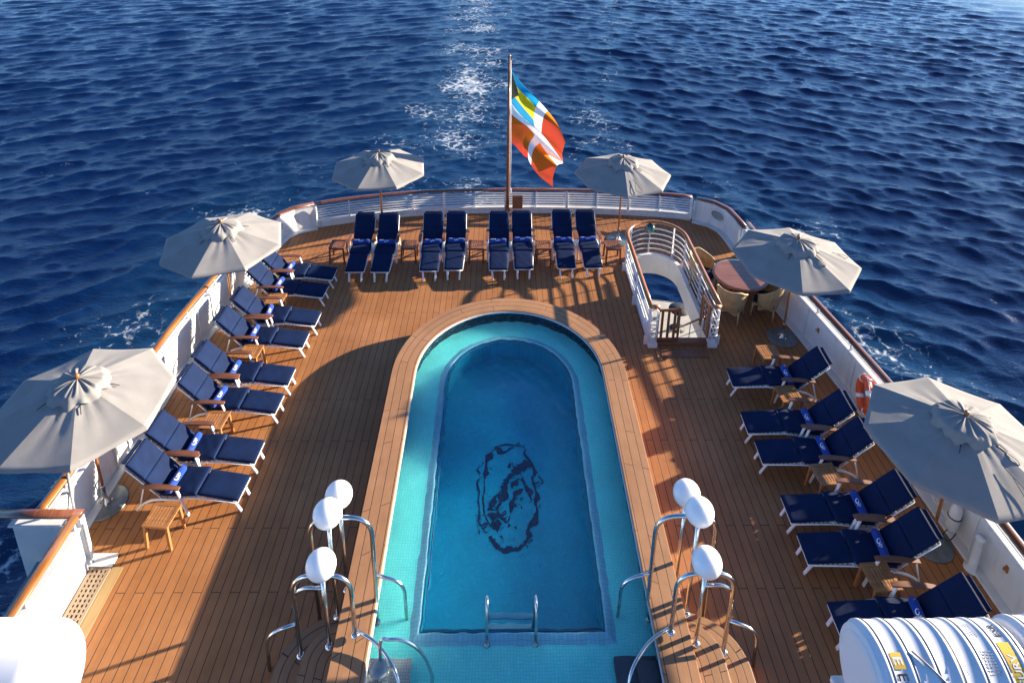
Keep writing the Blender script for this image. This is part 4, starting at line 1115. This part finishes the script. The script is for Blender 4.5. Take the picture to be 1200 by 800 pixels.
def gate(x, y, rz, label, flip):
    T = thing('stair_gate', label, 'gate', (x, y, .06), rz, 'small slatted wooden gates at the stairwell')
    L = .50
    for xx in (0, L-.04):
        m = MB(); m.box((xx+.02, 0, .43), (.045, .035, .86)); m.build('stile', 'teak_dark', T, .004)
    for z in (.06, .80):
        m = MB(); m.box((L/2, 0, z), (L-.085, .03, .06)); m.build('crossbar', 'teak_dark', T, .004)
    for k in range(3):
        m = MB(); m.box((.045+(L-.09)*(k+.5)/3, 0, .43), (.055, .02, .675)); m.build('slat', 'teak_dark', T, .003)
gate(SX0+.06, 11.96, .04, 'slatted wooden gate closed across the left half of the stair head', 0)
gate(SX1-.05, 12.02, PI/2+.06, 'slatted wooden gate swung open along the right side of the stair head', 1)
T = thing('staircase', 'white staircase with wooden handrail going down inside the stairwell', 'staircase', (SC, 12.0, 0))
m = MB(); m.box((0, -.02, .045), (SX1-SX0+.0, .16, .085)); m.build('threshold', 'teak_dark', T, .006)
for k in range(12):
    m = MB(); m.box((0, .16+.215*k, -.21*(k+1)), (1.02, .25, .035)); m.build('tread', 'white', T, .006)
for sx in (-1, 1):
    m = MB(); m.bar((sx*.54, .05, -.14), (sx*.54, 2.6, -2.62), .03, .2); m.build('stringer', 'white', T)
    m = MB(); m.tube([(sx*.50, .15, .55), (sx*.50, 2.55, -1.8)], .022, 8); m.build('handrail', 'teak_dark', T)
    m = MB(); m.tube([(sx*.50, .15, .25), (sx*.50, 2.55, -2.1)], .012, 8)
    for k in range(4): m.tube([(sx*.5, .2+.75*k, -.3-.73*k), (sx*.5, .2+.75*k, .5-.73*k)], .012, 8)
    m.build('baluster_rail', 'white', T)
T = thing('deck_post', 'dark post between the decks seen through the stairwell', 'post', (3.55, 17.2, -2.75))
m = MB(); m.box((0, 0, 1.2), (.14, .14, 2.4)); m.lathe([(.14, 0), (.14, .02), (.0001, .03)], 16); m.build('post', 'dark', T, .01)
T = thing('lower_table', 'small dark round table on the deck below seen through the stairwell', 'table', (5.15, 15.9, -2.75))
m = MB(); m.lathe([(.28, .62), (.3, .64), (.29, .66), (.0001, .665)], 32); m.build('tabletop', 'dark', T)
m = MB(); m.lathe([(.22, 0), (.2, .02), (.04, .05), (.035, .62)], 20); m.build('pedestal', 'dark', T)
T = thing('glass_float', 'green glass float ball hanging on the far end of the stairwell railing', 'float', (SC-.02, SYB+SR+.06, .83))
m = MB(); m.lathe([(max(1e-6, .125*math.sin(PI*i/20)), -.125*math.cos(PI*i/20)) for i in range(21)], 28); m.build('ball', 'float_glass', T)
m = MB()
for k in range(4):
    a = PI*k/4; m.tube([(.129*math.cos(a)*math.cos(w), .129*math.sin(a)*math.cos(w), .129*math.sin(w)) for w in [2*PI*i/24 for i in range(24)]], .004, 5, closed=True)
m.tube([(0, 0, .125), (0, .06, .17)], .006, 5); m.build('net', 'cord', T)
T = thing('door_mat', 'faint brown slotted mat on the deck before the stair gates', 'mat', (SC, 11.66, 0.004))
m = MB(); m.box((0, 0, .006), (1.0, .26, .008))
for k in range(8):
    for j in range(2): m.box((-.42+.12*k, -.06+.12*j, .0105), (.085, .06, .004))
m.build('mat', ['teak_dark'], T)

# ------------------------------------------------------------------ round table and wicker chairs
T = thing('dining_table', 'round reddish slatted wooden table under the right umbrella', 'table', (5.70, 13.42, 0))
m = MB(); R = .63; ns = 15
for k in range(ns):
    a = -R+2*R*k/ns+.003; b = -R+2*R*(k+1)/ns-.003
    pl = []
    for i in range(7): x = a+(b-a)*i/6; pl.append((x, math.sqrt(max(.0004, (R-.055)**2-x*x)) if abs(x) < R-.056 else .02))
    if abs((a+b)/2) > R-.06: continue
    m.prism(pl+[(x, -y) for x, y in pl[::-1]], .727, .749)
m.build('slats', 'dining', T)
m = MB(); m.lathe([(R-.058, .722), (R, .722), (R+.006, .737), (R, .753), (R-.058, .753)], 56); m.v += []; m.build('rim', 'dining', T)
m = MB(); m.box((0, 0, .705), (1.1, .07, .035)); m.box((0, 0, .7045), (.07, 1.1, .034)); m.build('support', 'dining', T)
for sx in (-1, 1):
    for sy in (-1, 1):
        m = MB(); m.bar((sx*.30, sy*.30, .72), (sx*.33, sy*.33, 0), .06, .06, (0, 1, 0)); m.build('leg', 'dining', T, .005)

def make_chair():
    T = thing('wicker_chair', '', 'chair', (0, 0, 0), 0, 'tan wicker armchairs round the table')
    # faces +y ; back shell wraps round the sitter
    m = MB(); n = 26; K = 12; vs = []; fs = []
    for side in (1, -1):
        for j in range(K+1):
            t = j/K
            for i in range(n+1):
                u = -1+2*i/n; a = u*math.radians(118)
                fall = max(0, (abs(u)-.42)/.58)
                topz = .86-.22*fall**.8-.0*fall; topz += .02*math.cos(u*PI*.5)
                low = .34-.02*fall
                z = low+(topz-low)*t
                rad = .265+.035*t+.012*math.sin(PI*t); rad += side*.014
                bend = .06*t*max(0, math.cos(a))
                vs.append((rad*1.04*math.sin(a), -rad*math.cos(a)*(1.0 if math.cos(a) > 0 else 1.05)-bend, z))
    st = (K+1)*(n+1)
    for sd in range(2):
        o = sd*st
        for j in range(K):
            for i in range(n): fs.append((o+j*(n+1)+i, o+j*(n+1)+i+1, o+(j+1)*(n+1)+i+1, o+(j+1)*(n+1)+i))
    for i in range(n):
        a = K*(n+1)+i; fs.append((a, a+1, st+a+1, st+a)); fs.append((i, i+1, st+i+1, st+i))
    for e in (0, n):
        for j in range(K): a = j*(n+1)+e; fs.append((a, a+n+1, st+a+n+1, st+a))
    m.add(vs, fs, True); m.build('backrest', 'wicker', T)
    m = MB(); pts = [v for v in vs[K*(n+1):st]]; m.tube([(x, y, z+.008) for x, y, z in pts], .022, 8); m.build('rim', 'wicker', T)
    m = MB(); pl = [(.27*math.sin(a), -.25*math.cos(a)) for a in [math.radians(-118+236*i/20) for i in range(21)]]
    pl = [(-.25, .27)]+[p for p in pl][::1]+[(.25, .27)]
    pl = [(x, y) for x, y in pl]; m.prism(pl, .33, .385); m.build('seat', 'wicker', T)
    m = MB(); v, f = pad(.47, .46, .06, (), 16, 14); m.add([(y, x-.215, z+.386) for x, y, z in v], f, True); m.build('seat_cushion', 'navy', T)
    for sx in (-1, 1):
        for sy, yy in ((-1, -.21), (1, .24)):
            m = MB(); m.tube([(sx*.235, yy, .36), (sx*.25, yy*1.08, 0)], .022, 8, rr=[.026, .018]); m.build('leg', 'wicker', T)
        # skirt that arches between the legs
    m = MB(); q = []
    for i in range(21):
        a = math.radians(-118+236*i/20); q.append((.282*math.sin(a), -.275*math.cos(a), .22+.10*math.cos((i/20-.5)*2*PI*1.5)**2))
    m.add(q+[(x, y, .36) for x, y, z in q], [(i, i+1, 22+i, 21+i) for i in range(20)], True); m.build('skirt', 'wicker', T)
    return T
ch = make_chair()
def aim(x, y): return math.atan2(13.42-y, 5.70-x)-PI/2
spots = [(5.33, 12.86, .0, 'tan wicker chair with its back to the camera before the round table'), (6.18, 12.98, .25, 'tan wicker chair beside the umbrella pole showing its navy seat'), (5.02, 13.98, 0, 'tan wicker chair on the far left of the round table by the stair railing'), (6.30, 13.98, 0, 'tan wicker chair mostly hidden under the umbrella beyond the round table')]
for i, (x, y, da, lab) in enumerate(spots):
    if i == 0: ch.location = (x, y, 0); ch.rotation_euler = (0, 0, aim(x, y)); ch['label'] = lab
    else: dup(ch, (x, y, 0), aim(x, y)+da, lab)

# ------------------------------------------------------------------ things on the right bulwark
T = thing('lifebuoy', 'orange lifebuoy with white bands hung on the right bulwark', 'lifebuoy', (6.90, 9.98, .50), math.radians(-13))
def tor(a0, a1, R, r, n=30, k=12):
    m = MB(); m.tube([(0, R*math.cos(a0+(a1-a0)*i/n), R*math.sin(a0+(a1-a0)*i/n)) for i in range(n+1)], r, k); return m
m = MB(); m.tube([(0, .29*math.cos(a), .29*math.sin(a)) for a in [2*PI*i/48 for i in range(48)]], .068, 14, closed=True); m.build('ring', 'orange', T)
for k in range(4):
    a = PI/4+PI/2*k; tor(a-.14, a+.14, .29, .071, 8, 14).build('band', 'mark', T)
m = MB()
for k in range(4):
    a = PI/4+PI/2*k; b = a+PI/2
    m.tube([(-.02, (.36+.03*math.sin(PI*i/10))*math.cos(a+(b-a)*i/10), (.36+.03*math.sin(PI*i/10))*math.sin(a+(b-a)*i/10)) for i in range(11)], .009, 6)
m.build('rope', 'mark', T)
m = MB(); m.box((.05, 0, .33), (.06, .05, .06)); m.box((.05, 0, -.38), (.1, .3, .02)); m.build('bracket', 'white', T)

T = thing('line_bag', 'white rescue line bag with dark strap hung on the right bulwark', 'bag', (7.10, 7.62, .38), math.radians(-6))
m = MB(); m.lathe([(.0001, -.26), (.06, -.25), (.085, -.2), (.088, 0), (.082, .16), (.05, .24), (.0001, .26)], 20); m.build('pouch', 'grp', T)
m = MB(); m.tube([(-.088*math.cos(a), .088*math.sin(a), .02) for a in [2*PI*i/20 for i in range(20)]], .012, 6, closed=True); m.tube(smooth_path([(-.05, 0, -.26), (-.13, -.05, -.33), (-.10, -.16, -.30), (-.06, -.2, -.1)], 5), .008, 6); m.build('strap', 'cord', T)
T = thing('coiled_hose', 'white hose coil hung on the right bulwark behind the umbrella pole', 'hose', (7.13, 8.02, .40), math.radians(-6))
m = MB(); P = [(-.03-.004*i/10, (.15+.015*math.sin(i*.9))*math.cos(i*.35), (.2+.015*math.cos(i*.7))*math.sin(i*.35)) for i in range(72)]; m.tube(P, .017, 7); m.build('hose', 'grp', T)
m = MB(); m.box((.02, 0, .2), (.08, .06, .1)); m.build('hook', 'white', T, .008)
T = thing('pipe_stub', 'white vent pipe standing against the right bulwark', 'pipe', (7.10, 7.10, 0))
m = MB(); m.lathe([(.11, 0), (.11, .02), (.06, .03), (.055, .58), (.07, .6), (.07, .64), (.0001, .66)], 20); m.build('pipe', 'white', T)
for i, (y, lab) in enumerate(((11.75, 'small dark hook on the right bulwark near the umbrella pole'), (6.72, 'small dark hook on the right bulwark beside the vent pipe'))):
    x = np.interp(y, [p[1] for p in RIGHT_S[::-1]], [p[0] for p in RIGHT_S[::-1]])
    T = thing('wall_hook', lab, 'hook', (x-.012, y, .52))
    m = MB(); m.box((0, 0, 0), (.02, .05, .11)); m.tube([(-.01, 0, .02), (-.05, 0, -.01), (-.05, 0, .05)], .01, 6); m.build('hook', 'brown_strap', T, .003)

# ------------------------------------------------------------------ boarding station at the lower left
T = thing('boarding_rail', 'varnished wooden handrail turning a corner over white boarding panels at the lower left', 'railing', (-6.0, 7.25, 0))
pr = [(.075*math.cos(a), 1.0+.036*math.sin(a)) for a in [2*PI*i/14 for i in range(14)]]
m = MB(); m.sweep([(0, -3.0, 0), (0, -1.1, 0), (0, -.045, 0)], pr, smooth=True); m.build('handrail', 'varnish', T)
m = MB(); m.sweep([(.075, 0.0, .002), (-1.3, 0, .002)], [(a*.95, b) for a, b in pr], smooth=True); m.build('cross_handrail', 'varnish_dark', T)
m = MB(); m.box((.01, -1.55, .42), (.07, 2.92, .80)); m.box((.0, -1.55, .83), (.17, 2.92, .025)); m.build('side_panel', 'white', T, .008)
m = MB(); m.box((-.50, .03, .28), (.92, .07, 1.1)); m.box((-.5, .02, .845), (.92, .2, .025)); m.build('end_panel', 'white', T, .008)
m = MB(); m.tube([(-.95, .0, .915), (-.03, 0, .915)], .012, 8)
m.build('bar', 'white', T)
for y in (-.12, -1.15, -2.1):
    m = MB(); m.bar((0, y, .83), (0, y, .98), .06, .03, (0, 1, 0)); m.build('bracket', 'white', T)
m = MB(); m.box((.0, .03, .45), (.09, .1, .9)); m.tube([(.06, .0, .1), (.07, .0, .82)], .02, 8); m.build('corner_post', 'white', T, .008)
T = thing('wooden_grating', 'pale wooden grating with square holes on the deck beside the boarding panel', 'grating', (-5.79, 6.35, .004))
m = MB()
W, L, nx, ny = .25, 1.62, 4, 24
for i in range(nx+1): m.box((-W/2+W*i/nx, 0, .012), (.030 if 0 < i < nx else .045, L, .022))
for j in range(ny+1): m.box((0, -L/2+L*j/ny, .0125), (W+.04, .030, .019))
m.build('grating', 'grating', T)
m = MB(); m.box((0, 0, .0008), (W, L, .0012)); m.build('hole_backing', 'dark', T)  # dark sheet below the bars, seen through the holes
T = thing('margin_plank', 'pale worn margin plank along the wooden grating', 'plank', (-5.555, 6.3, .003))
m = MB(); m.box((0, -.4, .004), (.16, 2.6, .006)); m.build('plank', 'pale_plank', T)
T = thing('sill_plate', 'white metal plate on the deck at the end of the grating', 'plate', (-5.85, 7.30, .003))
m = MB(); m.box((0, 0, .012), (.42, .2, .02)); m.build('plate', 'white', T, .004)
T = thing('boarding_ladder', 'folded grey boarding ladder outside the white boarding panels', 'ladder', (-6.45, 6.0, .25))
for dx in (-.0, .28):
    m = MB(); m.bar((dx, -2.4, .0), (dx, .95, .18), .05, .10); m.build('side_beam', 'grey_metal', T, .006)
for k in range(11):
    m = MB(); y = -2.2+.3*k; m.box((.14, y, .02+.054*(y+2.4)), (.24, .16, .025)); m.build('tread', 'grey_metal', T)
m = MB(); m.tube([(.3, -2.3, .12), (.3, .75, .36)], .018, 8); m.build('rope_rail', 'steel', T)
T = thing('davit_arm', 'thin grey stay and pulley at the left bulwark beside the boarding rail', 'stay', (-6.38, 7.62, 0))
m = MB(); m.tube([(-.12, .25, 1.05), (.06, -.05, .15)], .022, 8); m.tube([(.06, -.05, .15), (.14, -.12, .02)], .012, 6); m.build('stay', 'grey_metal', T)
m = MB(); m.lathe([(.05, -.02), (.06, 0), (.05, .02)], 16, (.02, 0, .32), axis='x'); m.build('pulley', 'white', T)

# ------------------------------------------------------------------ white canisters on the forward deck
def text_mesh(txt, size):
    cu = bpy.data.curves.new('t', 'FONT'); cu.body = txt; cu.size = size; cu.resolution_u = 3; cu.fill_mode = 'FRONT'; cu.align_x = 'LEFT'
    cu.offset = size*.012
    o = bpy.data.objects.new('t', cu); COL.objects.link(o); bpy.context.view_layer.update()
    dg = bpy.context.evaluated_depsgraph_get(); me = bpy.data.meshes.new_from_object(o.evaluated_get(dg))
    v = [tuple(q.co) for q in me.vertices]; f = [tuple(p.vertices) for p in me.polygons]
    bpy.data.objects.remove(o); bpy.data.curves.remove(cu); bpy.data.meshes.remove(me); return v, f
RC = .49
def bend(v, x0, a0, flip, lift):
    """flat lettering (reading along +X) laid round the canister; a0 = angle from the top towards the viewer"""
    out = []
    for X, Y, _ in v:
        if flip: a = a0-X/RC; x = x0-Y          # reads upwards, tops to the left
        else: a = a0+X/RC; x = x0+Y             # reads downwards, tops to the right
        out.append((x, -(RC+lift)*math.sin(a), (RC+lift)*math.cos(a)))
    return out
def subdiv_rect(x0, x1, a0, a1, lift, n=8):
    vs = []
    for i in range(n+1):
        a = a0+(a1-a0)*i/n
        for x in (x0, x1): vs.append((x, -(RC+lift)*math.sin(a), (RC+lift)*math.cos(a)))
    return vs, [(2*i, 2*i+1, 2*i+3, 2*i+2) for i in range(n)]
def canister(loc, L, label, marks, rz=0, soft=False):
    T = thing('liferaft_canister', label, 'canister', loc, rz)
    m = MB(); e = .09 if not soft else .30
    prof = [(.0001, 0)]
    prof += [(RC-e+e*math.sin(a)-(.0 if soft else .02), e*.35*(1-math.cos(a)) if not soft else e*(1-math.cos(a))) for a in [PI/2*i/8 for i in range(9)]]
    if not soft:
        nb = 7; xs = []
        for k in range(nb):
            x = .10+(L-.2)*k/(nb-1); prof += [(RC-.001, x-.030), (RC+.007, x-.020), (RC+.007, x+.008), (RC-.001, x+.018)]
            xs.append(x)
    prof += [(r, L-z) for r, z in prof[:9][::-1]] if not soft else [(r, L-z) for r, z in prof[::-1]]
    m.lathe(prof, 64, axis='x'); m.build('shell', 'grp', T)
    if soft: return T
    for x in xs:
        m = MB(); m.lathe([(RC+.0, x+.024), (RC+.006, x+.026), (RC+.006, x+.040), (RC+.0, x+.042)], 64, axis='x'); m.build('strap', 'rib', T)
    m = MB(); m.lathe([(RC*.62, -.004), (RC*.8, -.008), (RC*.84, -.002), (RC*.84, .02), (RC*.6, .02)], 48, axis='x'); m.build('end_cap_ring', 'grp', T)
    # slack rope lying over the shell
    m = MB(); m.tube([(xs[1]+.06+(xs[4]-xs[1]-.05)*i/20, -(RC+.012)*math.sin(.05+1.35*i/20), (RC+.012)*math.cos(.05+1.35*i/20)) for i in range(21)], .009, 6); m.build('lashing', 'rib', T)
    m = MB(); m.tube([(L/2+.01, (RC+.016)*math.cos(a), (RC+.016)*math.sin(a)) for a in [2*PI*i/48 for i in range(48)]], .004, 4, closed=True)
    m.build('seam', 'rib', T)
    if marks:
        m = MB(); m.add(*subdiv_rect(xs[0]+.055, xs[0]+.165, .06, .32, .002)); m.build('logo_patch', 'yellow', T, recalc=False)
        v, f = text_mesh('E', .115); m = MB(); m.add(bend([(x*1.2+.02, y, 0) for x, y, z in v], xs[0]+.07, .08, False, .0035), f); m.build('logo_letter', 'mark', T, recalc=False)
        v, f = text_mesh('ESR', .125); m = MB(); m.add(bend(v, xs[0]+.065, .37, False, .003), f); m.build('lettering', 'black', T, recalc=False)
        v, f = text_mesh('ESR', .10); m = MB(); m.add(bend(v, xs[6]-.045, -.20, True, .0035), f); m.build('lettering', 'black', T, recalc=False)
        m = MB(); m.add(*subdiv_rect(xs[5]+.06, xs[6]-.035, -.10, .60, .002)); m.build('name_patch', 'yellow', T, recalc=False)
        v, f = text_mesh('SURV', .095); m = MB(); m.add(bend(v, xs[6]-.055, .57, True, .0035), f); m.build('lettering', 'mark', T, recalc=False)
        m = MB()                                                     # rows of small print and the approval panel
        rr = random.Random(2)
        def done():
            nonlocal m
            m.build('small_print', 'rib', T, recalc=False); m = MB()
        for k in range(4):
            a = -.55
            while a < -.25: d = rr.uniform(.015, .04); m.add(*subdiv_rect(xs[4]+.055+.028*k, xs[4]+.066+.028*k, a, a+d, .003, 2)); a += d+.012
        done()
        for k in range(9):
            a0 = .05+.045*k; q = xs[4]+.055
            while q < xs[5]-.045: d = rr.uniform(.008, .03); m.add(*subdiv_rect(q, q+d, a0, a0+.018, .003, 1)); q += d+.008
        done()
        a = -.2
        while a < .4: d = rr.uniform(.008, .02); m.add(*subdiv_rect(xs[3]+.07, xs[3]+.078, a, a+d, .003, 1)); a += d+.014
        m.build('small_print', 'rib', T, recalc=False)
    return T
canister((3.57, 4.30, 2.40), 1.50, 'white ribbed liferaft canister with ESR and SURV lettering at the lower right', True)
canister((5.13, 4.34, 2.38), 1.50, 'plain white canister cut off by the right edge behind the lettered one', False)
canister((-5.86, 4.38, 2.40), 1.75, 'smooth white rounded cover at the lower left corner', False, soft=True)
def cradle(x, y, z, label, w=.9):
    T = thing('canister_cradle', label, 'cradle', (x, y, z))
    for dx in (-w/2, w/2):
        m = MB(); n = 14; vs = []
        for i in range(n+1):
            a = math.radians(-58+116*i/n); vs.append((-(RC+.02)*math.sin(a)*1, -(RC+.02)*math.cos(a)))
        pl = [(q[0], q[1]+.0) for q in vs]+[(-.55, -.62), (.55, -.62)]
        pts0 = [(dx-.05, a, b) for a, b in pl]; pts1 = [(dx+.05, a, b) for a, b in pl]; k = len(pl)
        m.add(pts0+pts1, [tuple(range(k)), tuple(range(2*k-1, k-1, -1))]+[(i, (i+1) % k, k+(i+1) % k, k+i) for i in range(k)]); m.build('saddle', 'white', T)
    m = MB(); m.box((0, .38, -.66), (w+.6, .1, .08)); m.build('base_beam', 'white', T, .01)
    m = MB(); m.box((0, -.38, -.66), (w+.6, .1, .08)); m.build('base_beam', 'white', T, .01)
    return T
cradle(4.32, 4.30, 2.40, 'white saddle cradle under the lettered liferaft canister')
cradle(5.9, 4.34, 2.38, 'white saddle cradle under the plain right canister')
cradle(-5.35, 4.38, 2.40, 'white saddle cradle under the smooth left cover', .7)
T = thing('release_bracket', 'white rounded release box with orange strap at the left end of the lettered canister', 'bracket', (3.42, 4.12, 1.95))
m = MB(); m.box((-.02, -.1, .05), (.26, .46, .40)); m.build('box', 'grp', T, .09, 5)
m = MB(); m.tube(smooth_path([(.10, -.05, .5), (.06, -.16, .38), (.07, -.28, .2), (.1, -.3, -.1)], 6), .022, 8); m.build('strap', 'brown_strap', T)
# forward upper deck that carries the canisters
m = MB(); m.box((5.75, 3.2, 1.60), (5.0, 2.3, .14)); o = m.build('upper_deck', 'white'); o['kind'] = 'structure'
m = MB(); m.box((-5.5, 3.2, 1.60), (4.0, 2.3, .14)); o = m.build('upper_deck', 'white'); o['kind'] = 'structure'
